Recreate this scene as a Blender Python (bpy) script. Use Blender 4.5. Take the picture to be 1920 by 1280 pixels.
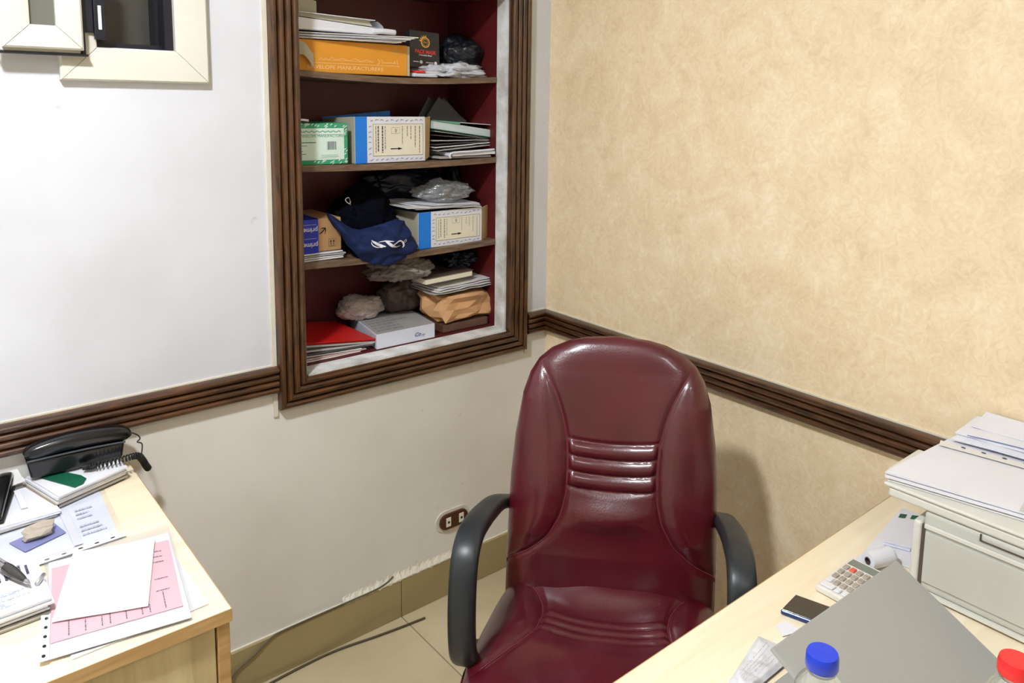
import bpy, bmesh, math, random
from mathutils import Vector, Matrix, noise
for o in list(bpy.data.objects): bpy.data.objects.remove(o)
S = bpy.context.scene
COL = S.collection
rnd = random.Random(7)
PI = math.pi

# ------------------------------------------------------------------ camera
cam = bpy.data.objects.new('camera', bpy.data.cameras.new('camera'))
COL.objects.link(cam)
CP = (-1.7827, -2.0542, 1.6594); YAW, PIT, ROL = 0.71782, -0.13468, 0.018615
cy_, sy_, cp_, sp_ = math.cos(YAW), math.sin(YAW), math.cos(PIT), math.sin(PIT)
d_ = Vector((sy_*cp_, cy_*cp_, sp_)); r_ = Vector((cy_, -sy_, 0)); u_ = r_.cross(d_)
R_ = r_*math.cos(ROL) + u_*math.sin(ROL); U_ = u_*math.cos(ROL) - r_*math.sin(ROL)
cam.matrix_world = Matrix(((R_.x, U_.x, -d_.x, CP[0]), (R_.y, U_.y, -d_.y, CP[1]), (R_.z, U_.z, -d_.z, CP[2]), (0, 0, 0, 1)))
cam.data.sensor_width = 36; cam.data.lens = 1464.14/1920*36
cam.data.shift_x = (960-1031.02)/1920; cam.data.shift_y = (385.54-640)/1920
cam.data.clip_start = .02
S.camera = cam
# ------------------------------------------------------------------ world, view
w = bpy.data.worlds.new('world'); S.world = w; w.use_nodes = True
w.node_tree.nodes['Background'].inputs[0].default_value = (.9, .95, 1, 1)
w.node_tree.nodes['Background'].inputs[1].default_value = .25
S.view_settings.view_transform = 'Standard'; S.view_settings.look = 'None'
S.view_settings.gamma = 1; S.view_settings.use_curve_mapping = False
S.view_settings.exposure = 0.12
LIGHT_MAIN, LIGHT_SIDE = 540.0, 75.0     # emission of the two ceiling panels

# ------------------------------------------------------------------ materials
def c(r, g, b):
    f = lambda v: ((v/255+.055)/1.055)**2.4 if v/255 > .04045 else v/255/12.92
    return (f(r), f(g), f(b), 1)
MATS = {}
def nodes(name):
    m = bpy.data.materials.new(name); m.use_nodes = True
    t = m.node_tree; return m, t, t.nodes['Principled BSDF']
def pm(name, col, rough=.5, var=.06, scale=12, bump=0., bscale=60, metal=0, spec=.5, coat=0, sheen=0, col2=None, stretch=None):
    if name in MATS: return MATS[name]
    m, t, p = nodes(name); N = t.nodes; L = t.links
    tc = N.new('ShaderNodeTexCoord'); mp = N.new('ShaderNodeMapping'); L.new(tc.outputs['Object'], mp.inputs[0])
    if stretch: mp.inputs['Scale'].default_value = stretch
    nz = N.new('ShaderNodeTexNoise'); nz.inputs['Scale'].default_value = scale; nz.inputs['Detail'].default_value = 5
    L.new(mp.outputs[0], nz.inputs['Vector'])
    rp = N.new('ShaderNodeValToRGB'); a, b = rp.color_ramp.elements; a.position = .3; b.position = .7
    a.color = tuple(max(0, x*(1-var)) for x in (col2 or col)[:3])+(1,); b.color = tuple(min(1, x*(1+var)) for x in col[:3])+(1,)
    L.new(nz.outputs[0], rp.inputs[0]); L.new(rp.outputs[0], p.inputs['Base Color'])
    p.inputs['Roughness'].default_value = rough; p.inputs['Metallic'].default_value = metal
    p.inputs['Specular IOR Level'].default_value = spec; p.inputs['Coat Weight'].default_value = coat
    p.inputs['Coat Roughness'].default_value = .15
    if sheen: p.inputs['Sheen Weight'].default_value = sheen
    if bump:
        n2 = N.new('ShaderNodeTexNoise'); n2.inputs['Scale'].default_value = bscale; n2.inputs['Detail'].default_value = 4
        L.new(mp.outputs[0], n2.inputs['Vector'])
        bp = N.new('ShaderNodeBump'); bp.inputs['Strength'].default_value = bump; bp.inputs['Distance'].default_value = .01
        L.new(n2.outputs[0], bp.inputs['Height']); L.new(bp.outputs[0], p.inputs['Normal'])
    MATS[name] = m; return m
def wood(name, light, dark, scale=6, stretch=(1, 14, 14), rough=.4, coat=.2, bump=.08):
    m, t, p = nodes(name); N = t.nodes; L = t.links
    tc = N.new('ShaderNodeTexCoord'); mp = N.new('ShaderNodeMapping'); L.new(tc.outputs['Object'], mp.inputs[0])
    mp.inputs['Scale'].default_value = stretch
    nz = N.new('ShaderNodeTexNoise'); nz.inputs['Scale'].default_value = scale; nz.inputs['Detail'].default_value = 8; nz.inputs['Distortion'].default_value = .6
    L.new(mp.outputs[0], nz.inputs['Vector'])
    rp = N.new('ShaderNodeValToRGB'); a, b = rp.color_ramp.elements; a.position = .3; b.position = .68; a.color = dark; b.color = light
    L.new(nz.outputs[0], rp.inputs[0]); L.new(rp.outputs[0], p.inputs['Base Color'])
    p.inputs['Roughness'].default_value = rough; p.inputs['Coat Weight'].default_value = coat; p.inputs['Coat Roughness'].default_value = .2
    bp = N.new('ShaderNodeBump'); bp.inputs['Strength'].default_value = bump; bp.inputs['Distance'].default_value = .003
    L.new(nz.outputs[0], bp.inputs['Height']); L.new(bp.outputs[0], p.inputs['Normal'])
    MATS[name] = m; return m
def wall_paint():
    m, t, p = nodes('wall_paint'); N = t.nodes; L = t.links
    tc = N.new('ShaderNodeTexCoord'); sx = N.new('ShaderNodeSeparateXYZ'); L.new(tc.outputs['Object'], sx.inputs[0])
    st = N.new('ShaderNodeMath'); st.operation = 'GREATER_THAN'; st.inputs[1].default_value = .88; L.new(sx.outputs['Z'], st.inputs[0])
    mx = N.new('ShaderNodeMix'); mx.data_type = 'RGBA'; mx.inputs['A'].default_value = c(233, 230, 225); mx.inputs['B'].default_value = c(218, 220, 229)
    L.new(st.outputs[0], mx.inputs['Factor'])
    # soft dirt and scuffs
    n1 = N.new('ShaderNodeTexNoise'); n1.inputs['Scale'].default_value = 2.6; n1.inputs['Detail'].default_value = 6; L.new(tc.outputs['Object'], n1.inputs['Vector'])
    r1 = N.new('ShaderNodeValToRGB'); r1.color_ramp.elements[0].position = .42; r1.color_ramp.elements[1].position = .72
    r1.color_ramp.elements[0].color = (1, 1, 1, 1); r1.color_ramp.elements[1].color = (.88, .87, .85, 1); L.new(n1.outputs[0], r1.inputs[0])
    n2 = N.new('ShaderNodeTexNoise'); n2.inputs['Scale'].default_value = 23; n2.inputs['Detail'].default_value = 3; L.new(tc.outputs['Object'], n2.inputs['Vector'])
    r2 = N.new('ShaderNodeValToRGB'); r2.color_ramp.elements[0].position = .70; r2.color_ramp.elements[1].position = .80
    r2.color_ramp.elements[0].color = (1, 1, 1, 1); r2.color_ramp.elements[1].color = (.72, .70, .66, 1); L.new(n2.outputs[0], r2.inputs[0])
    m1 = N.new('ShaderNodeMix'); m1.data_type = 'RGBA'; m1.blend_type = 'MULTIPLY'; m1.inputs['Factor'].default_value = 1
    m2 = N.new('ShaderNodeMix'); m2.data_type = 'RGBA'; m2.blend_type = 'MULTIPLY'; m2.inputs['Factor'].default_value = .8
    L.new(mx.outputs['Result'], m1.inputs['A']); L.new(r1.outputs[0], m1.inputs['B'])
    L.new(m1.outputs['Result'], m2.inputs['A']); L.new(r2.outputs[0], m2.inputs['B']); L.new(m2.outputs['Result'], p.inputs['Base Color'])
    p.inputs['Roughness'].default_value = .45
    n3 = N.new('ShaderNodeTexNoise'); n3.inputs['Scale'].default_value = 9; n3.inputs['Detail'].default_value = 5; L.new(tc.outputs['Object'], n3.inputs['Vector'])
    bp = N.new('ShaderNodeBump'); bp.inputs['Strength'].default_value = .12; bp.inputs['Distance'].default_value = .01
    L.new(n3.outputs[0], bp.inputs['Height']); L.new(bp.outputs[0], p.inputs['Normal'])
    return m
def wallpaper():
    m, t, p = nodes('beige_wallpaper'); N = t.nodes; L = t.links
    tc = N.new('ShaderNodeTexCoord')
    n1 = N.new('ShaderNodeTexNoise'); n1.inputs['Scale'].default_value = 34; n1.inputs['Detail'].default_value = 7; n1.inputs['Distortion'].default_value = 2.2; n1.inputs['Roughness'].default_value = .62
    L.new(tc.outputs['Object'], n1.inputs['Vector'])
    n0 = N.new('ShaderNodeTexNoise'); n0.inputs['Scale'].default_value = 7; n0.inputs['Detail'].default_value = 4; n0.inputs['Distortion'].default_value = 1.5; L.new(tc.outputs['Object'], n0.inputs['Vector'])
    ad = N.new('ShaderNodeMath'); ad.operation = 'MULTIPLY_ADD'; ad.inputs[1].default_value = .45; L.new(n0.outputs[0], ad.inputs[0])
    sc = N.new('ShaderNodeMath'); sc.operation = 'MULTIPLY'; sc.inputs[1].default_value = .55; L.new(n1.outputs[0], sc.inputs[0]); L.new(sc.outputs[0], ad.inputs[2])
    rp = N.new('ShaderNodeValToRGB'); e = rp.color_ramp.elements
    e[0].position = .34; e[0].color = c(229, 205, 167); e[1].position = .66; e[1].color = c(250, 233, 203)
    k = e.new(.5); k.color = c(241, 219, 183)
    L.new(ad.outputs[0], rp.inputs[0]); L.new(rp.outputs[0], p.inputs['Base Color'])
    p.inputs['Roughness'].default_value = .42
    bp = N.new('ShaderNodeBump'); bp.inputs['Strength'].default_value = .12; bp.inputs['Distance'].default_value = .004
    L.new(n1.outputs[0], bp.inputs['Height']); L.new(bp.outputs[0], p.inputs['Normal'])
    return m
def clear(name, tint=(1, 1, 1, 1), base=.10, gloss_rough=.12, milky=0., edge=.6):
    m, t, p = nodes(name); N = t.nodes; L = t.links; out = N['Material Output']
    tr = N.new('ShaderNodeBsdfTransparent'); tr.inputs[0].default_value = tint
    gl = N.new('ShaderNodeBsdfGlossy'); gl.inputs['Roughness'].default_value = gloss_rough; gl.inputs[0].default_value = (.9, .92, .95, 1)
    lw = N.new('ShaderNodeLayerWeight'); lw.inputs[0].default_value = .35
    ma = N.new('ShaderNodeMath'); ma.operation = 'MULTIPLY_ADD'; ma.inputs[1].default_value = edge; ma.inputs[2].default_value = base; ma.use_clamp = True
    L.new(lw.outputs['Fresnel'], ma.inputs[0])
    mx = N.new('ShaderNodeMixShader'); L.new(ma.outputs[0], mx.inputs[0]); L.new(tr.outputs[0], mx.inputs[1]); L.new(gl.outputs[0], mx.inputs[2])
    src = mx
    if milky:
        p.inputs['Base Color'].default_value = (.8, .82, .85, 1); p.inputs['Roughness'].default_value = .25
        m2 = N.new('ShaderNodeMixShader'); m2.inputs[0].default_value = milky
        L.new(mx.outputs[0], m2.inputs[1]); L.new(p.outputs[0], m2.inputs[2]); src = m2
    L.new(src.outputs[0], out.inputs[0]); MATS[name] = m; return m
def emit(name, col, s):
    m, t, p = nodes(name); p.inputs['Base Color'].default_value = (.9, .9, .9, 1)
    p.inputs['Emission Color'].default_value = col; p.inputs['Emission Strength'].default_value = s; return m

M_wall = wall_paint(); M_paper_wall = wallpaper()
M_ceiling = pm('ceiling_paint', c(240, 240, 238), .7)
M_otherwall = pm('pale_wall_paint', c(226, 220, 206), .6)
M_dark = wood('dark_walnut', c(98, 62, 34), c(40, 22, 12), 5, (14, 14, 2), .32, .45, .15)
M_darkh = wood('dark_walnut_x', c(95, 58, 31), c(37, 20, 11), 5, (2, 14, 14), .32, .45, .15)
M_darky = wood('dark_walnut_y', c(95, 58, 31), c(37, 20, 11), 5, (14, 2, 14), .28, .5, .15)
M_shelfedge = wood('shelf_brown', c(128, 104, 84), c(86, 64, 50), 7, (2, 14, 14), .5, .1)
M_maroon = pm('maroon_panel', c(94, 26, 29), .45, .12, 6, .05)
M_plaster = pm('chipped_white_plaster', c(232, 234, 238), .6, .12, 14, .5, 40, col2=c(200, 198, 190))
M_caulk = pm('cream_caulk', c(222, 216, 200), .6, .06, 30)
M_beech = wood('beech_top', c(248, 236, 210), c(239, 222, 190), 3, (1.2, 12, 12), .38, .2, .02)
M_beechp = wood('beech_panel', c(214, 197, 154), c(190, 170, 126), 3, (14, 14, 1.4), .5, .05, .03)
M_band = wood('beech_band', c(205, 168, 116), c(180, 142, 92), 5, (1.5, 12, 12), .45, .1, .02)
M_tile = pm('cream_floor_tile', c(205, 192, 160), .16, .05, 3, col2=c(194, 180, 148))
M_grout = pm('floor_grout', c(140, 126, 98), .8)
M_skirt = pm('olive_skirting_tile', c(164, 148, 106), .22, .05, 5)
M_leather = pm('burgundy_leather', c(82, 12, 27), .32, .16, 9, .08, 260, spec=.6, coat=.42)
M_stitch = pm('burgundy_thread', c(120, 44, 58), .6)
M_blackpl = pm('charcoal_plastic', c(38, 43, 48), .38, .05, 20, .03, 300)
M_black = pm('black_plastic', c(16, 17, 20), .22, .05, 20, coat=.3)
M_mattblack = pm('matt_black', c(20, 20, 22), .6)
M_chrome = pm('chrome', c(190, 190, 195), .18, .02, metal=1)
M_white = pm('white_paper', c(226, 226, 234), .75, .02, 10)
M_white2 = pm('white_paper_warm', c(226, 224, 222), .75, .04, 10)
M_bluewhite = pm('blue_white_paper', c(222, 226, 240), .75, .03, 10)
M_greyp = pm('grey_paper', c(176, 174, 172), .75, .06, 10)
M_pink = pm('pink_form_paper', c(243, 178, 188), .75, .02, 10)
M_ink = pm('dark_ink', c(70, 70, 88), .8)
M_inkb = pm('black_ink', c(20, 20, 22), .8)
M_inkblue = pm('blue_ink', c(92, 122, 186), .8)
M_inkgrey = pm('grey_ink', c(150, 150, 150), .8)
M_green = pm('green_card', c(14, 92, 66), .5, .06, 20)
M_greenink = pm('green_ink', c(28, 148, 100), .7, .25, 60, col2=c(90, 180, 140))
M_mint = pm('mint_paper', c(214, 236, 228), .7, .03)
M_greendark = pm('dark_green_ink', c(50, 130, 106), .7)
M_orange = pm('orange_cardboard', c(226, 152, 44), .55, .06, 8)
M_orangeink = pm('pale_orange_ink', c(248, 206, 150), .6)
M_kraft = pm('kraft_paper', c(206, 158, 112), .6, .10, 12)
M_card = pm('brown_cardboard', c(176, 136, 92), .65, .06, 14)
M_cardin = pm('grey_board', c(190, 184, 164), .7, .05, 10)
M_cream = pm('cream_label', c(232, 226, 208), .7, .03)
M_blue = pm('bright_blue_card', c(8, 124, 228), .4, .04, 10)
M_tape = pm('blue_tape', c(20, 50, 190), .25, .08, 14)
M_navy = pm('navy_fabric', c(24, 38, 80), .7, .2, 22, .15, 500, spec=.2)
M_navyd = pm('dark_navy_plastic', c(12, 16, 36), .4, .2, 18)
M_blackbag = pm('black_bag_plastic', c(24, 28, 36), .35, .25, 18)
M_greybag = pm('grey_bag', c(138, 132, 128), .45, .2, 12)
M_taupe = pm('taupe_wrap', c(84, 70, 64), .5, .25, 14)
M_red = pm('red_folder_card', c(206, 26, 28), .4, .03, 8)
M_redtext = pm('red_ink', c(226, 60, 50), .6)
M_gold = pm('gold_ink', c(222, 178, 84), .4, metal=.4)
M_charcoalcard = pm('charcoal_card', c(74, 72, 76), .6, .06)
M_silver = pm('laptop_silver', c(166, 168, 168), .38, .02, 6, metal=.25)
M_silverd = pm('laptop_edge', c(200, 204, 208), .3, .02, 6, metal=.7)
M_printer = pm('printer_grey', c(196, 196, 188), .5, .03, 8)
M_printer2 = pm('printer_light', c(218, 216, 208), .5, .03, 8)
M_calc = pm('calculator_white', c(228, 222, 214), .4, .02)
M_key = pm('calculator_key', c(168, 156, 144), .45, .08)
M_keyred = pm('red_key', c(222, 96, 84), .45)
M_screen = pm('phone_screen', c(30, 26, 24), .08, .05, coat=.6)
M_phoneedge = pm('phone_blue_edge', c(44, 62, 110), .2, .1, metal=.4)
M_pvc = pm('cream_window_frame', c(219, 216, 206), .4, .02, 8)
M_glassdark = pm('dark_window_pane', c(74, 72, 66), .12, .1, 3, coat=.3)
M_glassgrey = pm('grey_window_pane', c(112, 112, 104), .12, .05, 3, coat=.3)
M_gasket = pm('black_gasket', c(22, 22, 34), .4)
M_brownplate = pm('brown_socket_plate', c(74, 40, 22), .35)
M_bcap = pm('blue_bottle_cap', c(24, 60, 200), .3, .04)
M_rcap = pm('red_bottle_cap', c(236, 40, 44), .3, .04)
M_pet = clear('clear_bottle_plastic', (.93, .96, .97, 1), .10, .05)
M_sleeve = clear('clear_sleeve', (.995, .995, 1, 1), .006, .2, .03, .14)
M_milky = clear('crumpled_clear_bag', (.90, .91, .93, 1), .10, .2, .22)

# ------------------------------------------------------------------ mesh helpers
class B:
    def __init__(s): s.v = []; s.f = []
    def add(s, v, f):
        n = len(s.v); s.v += [tuple(p) for p in v]; s.f += [tuple(i+n for i in q) for q in f]; return s
    def box(s, x0, x1, y0, y1, z0, z1):
        v = [(x, y, z) for z in (z0, z1) for y in (y0, y1) for x in (x0, x1)]
        return s.add(v, [(0, 2, 3, 1), (4, 5, 7, 6), (0, 1, 5, 4), (2, 6, 7, 3), (0, 4, 6, 2), (1, 3, 7, 5)])
    def hexa(s, lo, hi):      # lo, hi: four corners each, same order (counter-clockwise from above)
        n = len(lo); v = list(lo)+list(hi)
        f = [tuple(range(n-1, -1, -1)), tuple(range(n, 2*n))]+[(i, (i+1) % n, n+(i+1) % n, n+i) for i in range(n)]
        return s.add(v, f)
    def prism(s, poly, z0, z1):
        return s.hexa([(x, y, z0) for x, y in poly], [(x, y, z1) for x, y in poly])
    def prismy(s, poly, y0, y1):   # polygon in x,z extruded along y
        return s.hexa([(x, y1, z) for x, z in poly], [(x, y0, z) for x, z in poly])
    def grid(s, fn, nu, nv, closeu=False):
        v = [fn(i/(nu if closeu else nu-1), j/(nv-1)) for j in range(nv) for i in range(nu)]
        f = []
        for j in range(nv-1):
            for i in range(nu if closeu else nu-1):
                k = (i+1) % nu; f.append((j*nu+i, j*nu+k, (j+1)*nu+k, (j+1)*nu+i))
        return s.add(v, f)
    def tube(s, pts, r, n=8, caps=True):
        pts = [Vector(p) for p in pts]; m = len(pts); rr = r if isinstance(r, (list, tuple)) else [r]*m
        T = [(pts[min(i+1, m-1)]-pts[max(i-1, 0)]).normalized() for i in range(m)]
        a = Vector((0, 0, 1)) if abs(T[0].z) < .9 else Vector((1, 0, 0)); nn = T[0].cross(a).normalized(); V = []
        for i in range(m):
            nn = (nn - T[i]*nn.dot(T[i])); nn = nn.normalized() if nn.length > 1e-6 else T[i].orthogonal().normalized()
            b = T[i].cross(nn)
            V += [pts[i]+(nn*math.cos(q)+b*math.sin(q))*rr[i] for q in (2*PI*k/n for k in range(n))]
        f = [(j*n+k, j*n+(k+1) % n, (j+1)*n+(k+1) % n, (j+1)*n+k) for j in range(m-1) for k in range(n)]
        if caps: f += [tuple(range(n-1, -1, -1)), tuple((m-1)*n+k for k in range(n))]
        return s.add(V, f)
    def lathe(s, prof, n=32, cx=0, cy=0):
        v = [(cx+r*math.cos(2*PI*k/n), cy+r*math.sin(2*PI*k/n), z) for r, z in prof for k in range(n)]
        f = [(j*n+k, j*n+(k+1) % n, (j+1)*n+(k+1) % n, (j+1)*n+k) for j in range(len(prof)-1) for k in range(n)]
        return s.add(v, f)
    def sweep(s, path, half_w, half_t, side=None, n=12, p=.5):   # rounded bar swept along a path, width along x
        m = len(path); P = [Vector(q) for q in path]; V = []
        for i in range(m):
            T = (P[min(i+1, m-1)]-P[max(i-1, 0)]).normalized(); X = Vector(side or (1, 0, 0)); X = (X-T*X.dot(T)).normalized(); Y = T.cross(X)
            hw = half_w[i] if isinstance(half_w, list) else half_w; ht = half_t[i] if isinstance(half_t, list) else half_t
            for k in range(n):
                q = 2*PI*k/n; cx = math.copysign(abs(math.cos(q))**p, math.cos(q)); sn = math.copysign(abs(math.sin(q))**p, math.sin(q))
                V.append(P[i]+X*cx*hw+Y*sn*ht)
        f = [(j*n+k, j*n+(k+1) % n, (j+1)*n+(k+1) % n, (j+1)*n+k) for j in range(m-1) for k in range(n)]
        f += [tuple(range(n-1, -1, -1)), tuple((m-1)*n+k for k in range(n))]
        return s.add(V, f)
    def build(s, name, mat, parent=None, smooth=False, bevel=0, seg=2, fix=True, angle=None):
        me = bpy.data.meshes.new(name); me.from_pydata(s.v, [], s.f)
        if fix or bevel:
            bm = bmesh.new(); bm.from_mesh(me)
            if bevel: 
                bmesh.ops.bevel(bm, geom=[e for e in bm.edges if len(e.link_faces) == 2 and e.calc_face_angle(0) > .6], offset=bevel, segments=seg, affect='EDGES', profile=.5, clamp_overlap=True)
            bmesh.ops.recalc_face_normals(bm, faces=bm.faces[:]); bm.to_mesh(me); bm.free()
        o = bpy.data.objects.new(name, me); COL.objects.link(o); me.materials.append(mat)
        if smooth: me.shade_smooth()
        if angle is not None:
            me.shade_smooth(); 
            try: me.set_sharp_from_angle(angle=angle)
            except Exception: pass
        if parent: o.parent = parent
        return o
def tag(o, label, cat=None, group=None):
    o['label'] = label
    if cat: o['category'] = cat
    if group: o['group'] = group
    return o
def thing(name, label, cat, loc=(0, 0, 0), rz=0, group=None):
    o = bpy.data.objects.new(name, None); COL.objects.link(o); o.location = loc; o.rotation_euler = (0, 0, rz); o.empty_display_size = .05
    return tag(o, label, cat, group)
def struct(o): o['kind'] = 'structure'; return o
def catmull(pts, n=8):
    P = [Vector(p) for p in pts]; out = []
    for i in range(len(P)-1):
        a, b, cc, d = P[max(i-1, 0)], P[i], P[i+1], P[min(i+2, len(P)-1)]
        for k in range(n):
            t = k/n; out.append(.5*((2*b)+(cc-a)*t+(2*a-5*b+4*cc-d)*t*t+(3*b-a-3*cc+d)*t**3))
    out.append(P[-1]); return out
def interp(tab, x):
    if x <= tab[0][0]: return tab[0][1]
    for (a, b), (cc, d) in zip(tab, tab[1:]):
        if x <= cc: return b+(d-b)*(x-a)/(cc-a)
    return tab[-1][1]
_txt = {}
def text_geo(body, size, align='LEFT', bold=0.0, shear=0.0):
    cu = bpy.data.curves.new('lettering', 'FONT'); cu.body = body; cu.size = size; cu.align_x = align; cu.offset = bold; cu.shear = shear
    cu.resolution_u = 3
    ob = bpy.data.objects.new('lettering', cu); COL.objects.link(ob)
    dg = bpy.context.evaluated_depsgraph_get(); me = bpy.data.meshes.new_from_object(ob.evaluated_get(dg))
    v = [tuple(p.co) for p in me.vertices]; f = [tuple(p.vertices) for p in me.polygons]
    bpy.data.objects.remove(ob); bpy.data.curves.remove(cu); bpy.data.meshes.remove(me)
    return v, f
def front(v, x, y, z, rot=0., sx=1., sz=1.):     # flat x,y drawing put on a face that looks along -y
    co, si = math.cos(rot), math.sin(rot)
    return [(x+(a*co*sx-b*si*sz), y, z+(a*si*sx+b*co*sz)) for a, b, *_ in v]
def flat(v, x, y, z, rot=0.):                    # flat drawing laid on a horizontal surface
    co, si = math.cos(rot), math.sin(rot)
    return [(x+a*co-b*si, y+a*si+b*co, z) for a, b, *_ in v]
def rectv(x0, x1, y0, y1): return [(x0, y0), (x1, y0), (x1, y1), (x0, y1)], [(0, 1, 2, 3)]
def sheet(name, corners, z, th, mat, parent=None, curl=0., seed=0, nu=9, nv=9, label=None, cat=None, group=None):
    # paper sheet over four ground corners (counter-clockwise), gently wavy
    A, Bc, Cc, D = [Vector((p[0], p[1], 0)) for p in corners]; zs = z if isinstance(z, (list, tuple)) else [z]*4
    def P(u, v, dz):
        q = (A*(1-u)+Bc*u)*(1-v)+(D*(1-u)+Cc*u)*v; zz = (zs[0]*(1-u)+zs[1]*u)*(1-v)+(zs[3]*(1-u)+zs[2]*u)*v
        h = curl*abs(noise.noise(Vector((q.x*14+seed*3.1, q.y*14, seed)))) if curl else 0
        return (q.x, q.y, zz+h+dz)
    b = B(); b.grid(lambda u, v: P(u, v, th), nu, nv); b.grid(lambda u, v: P(u, v, 0), nu, nv)
    N0 = nu*nv; ring = [i for i in range(nu)]+[j*nu+nu-1 for j in range(1, nv)]+[(nv-1)*nu+i for i in range(nu-2, -1, -1)]+[j*nu for j in range(nv-2, 0, -1)]
    for i in range(len(ring)): a, e = ring[i], ring[(i+1) % len(ring)]; b.f.append((a+N0, e+N0, e, a))
    o = b.build(name, mat, parent)
    if label: tag(o, label, cat, group)
    return o
def lines(name, corners, z, rows, mat, parent, seed=1, w=.35, m=.08, vertical=False, skip=.15):
    # rows of printed text as thin strips inside a sheet
    r = random.Random(seed); A, Bc, Cc, D = [Vector((p[0], p[1], z)) for p in corners]; b = B()
    def P(u, v): return (A*(1-u)+Bc*u)*(1-v)+(D*(1-u)+Cc*u)*v
    for i in range(rows):
        v0 = m+(1-2*m)*(i+.5)/rows; h = (1-2*m)/rows*w*.5; u = m
        if r.random() < skip: continue
        end = m+(1-2*m)*(.45+.55*r.random())
        while u < end:
            e = min(end, u+.03+.09*r.random())
            q = [(u, v0-h), (e, v0-h), (e, v0+h), (u, v0+h)]
            if vertical: q = [(y, x) for x, y in q]
            b.add([P(*p) for p in q], [(0, 1, 2, 3)]); u = e+.012+.02*r.random()
    o = b.build(name, mat, parent, fix=False); o['kind'] = 'stuff'; return o
def blob(name, cen, rad, mat, parent=None, seed=0, amp=.25, freq=2.2, sub=5, floor=None, sq=1.0, facet=False):
    bm = bmesh.new(); bmesh.ops.create_icosphere(bm, subdivisions=sub, radius=1)
    for v in bm.verts:
        n = v.co.normalized(); p = Vector([math.copysign(abs(x)**sq, x) for x in n])
        q = n*freq+Vector((seed*7.3, seed*1.7, -seed*3.9))
        q2 = q+Vector((noise.noise(q*1.3), noise.noise(q*1.3+Vector((5, 0, 0))), noise.noise(q*1.3+Vector((0, 7, 0)))))*.8
        k = 1+amp*(noise.noise(q)*.8+.75*(.3-abs(noise.noise(q2*1.9)))+.34*(.25-abs(noise.noise(q2*4.1)))+.12*(.25-abs(noise.noise(q2*9)))+.03*noise.noise(q2*18))
        v.co = Vector((cen[0]+p.x*rad[0]*k, cen[1]+p.y*rad[1]*k, cen[2]+p.z*rad[2]*k))
        if floor is not None and v.co.z < floor: v.co.z = floor+.0005*(v.co.z-floor)
    me = bpy.data.meshes.new(name); bm.to_mesh(me); bm.free(); me.materials.append(mat)
    if not facet: me.shade_smooth()
    o = bpy.data.objects.new(name, me); COL.objects.link(o)
    if parent: o.parent = parent
    return o

# ================================================================== THE ROOM
RX, RY, RZ = -3.3, -3.7, 2.75
NX0, NX1, NZ0, NZ1 = -.900, -.180, .871, 2.00          # shelf niche opening
WX0, WX1, WZ0, WZ1 = -1.377, -1.206, 1.76, 2.20        # little window opening
fl = B(); fl.box(RX, 0, RY, 0, -.06, -.011); FLOOR = struct(fl.build('floor', M_grout))
tm = B(); tm.box(.0015, .5985, .0015, .5985, -.010, 0); t0 = tm.build('tile', M_tile, FLOOR, bevel=.0012, seg=1)
first = True
for i in range(6):
    for j in range(7):
        x, y = -.6*(i+1), -.6*(j+1)
        if x < RX-.01-.6 or y < RY-.6: continue
        o = t0 if first else t0.copy()
        if not first: COL.objects.link(o); o.parent = FLOOR
        o.location = (x, y, 0); first = False
b = B(); b.box(RX, 0, RY, 0, RZ, RZ+.05); struct(b.build('ceiling', M_ceiling))
b = B(); xs = [RX, WX0, WX1, NX0, NX1, .10]
T = .38
b.box(RX, WX0, 0, T, -.05, RZ); b.box(WX0, WX1, 0, T, -.05, WZ0); b.box(WX0, WX1, 0, T, WZ1, RZ)
b.box(WX1, NX0, 0, T, -.05, RZ); b.box(NX0, NX1, 0, T, -.05, NZ0); b.box(NX0, NX1, 0, T, NZ1, RZ); b.box(NX1, .10, 0, T, -.05, RZ)
struct(b.build('wall_left', M_wall, fix=False))
b = B(); b.box(0, .1, RY, 0, -.05, RZ); struct(b.build('wall_right', M_paper_wall))
b = B(); b.box(RX-.1, RX, RY, T, -.05, RZ); struct(b.build('wall_far', M_otherwall))
b = B(); b.box(RX, .1, RY-.1, RY, -.05, RZ); struct(b.build('wall_near', M_otherwall))
# skirting tiles
SK = B(); SK.box(RX, 0, -.006, 0, 0, .131); SKL = struct(SK.build('baseboard_left', M_caulk))
SK = B(); SK.box(-.006, 0, RY, 0, 0, .131); SKR = struct(SK.build('baseboard_right', M_caulk))
a = B(); a.box(.001, .599, -.012, -.004, .0, .129); a0 = a.build('tile', M_skirt, SKL, bevel=.0015, seg=1)
a = B(); a.box(-.012, -.004, .001, .599, .0, .129); a1 = a.build('tile', M_skirt, SKR, bevel=.0015, seg=1)
for i in range(5):
    o = a0 if i == 0 else a0.copy()
    if i: COL.objects.link(o); o.parent = SKL
    o.location = (-.6*(i+1), 0, 0)
    o = a1 if i == 0 else a1.copy()
    if i: COL.objects.link(o); o.parent = SKR
    o.location = (0, -.6*(i+1), 0)
b = B(); n = 70; v = []
for i in range(n):
    x = -.80+.40*i/(n-1); k = .5+.5*math.sin(PI*i/(n-1)); j1 = noise.noise(Vector((x*60, 1, 0))); j2 = noise.noise(Vector((x*95, 5, 0)))
    v += [(x, -.0135, .1295-.010*max(0, j1)*k-.006*max(0, j2)), (x, -.0135-.002*abs(j2), .1325+.004*j2), (x, -.003, .140+.016*max(0, j1+.3)*k), (x, .0, .146+.022*max(0, j2+.2)*k)]
b.add(v, [(4*i+k, 4*i+4+k, 4*i+5+k, 4*i+1+k) for i in range(n-1) for k in range(3)]); b.build('plaster_patch', M_caulk, SKL)
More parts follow.
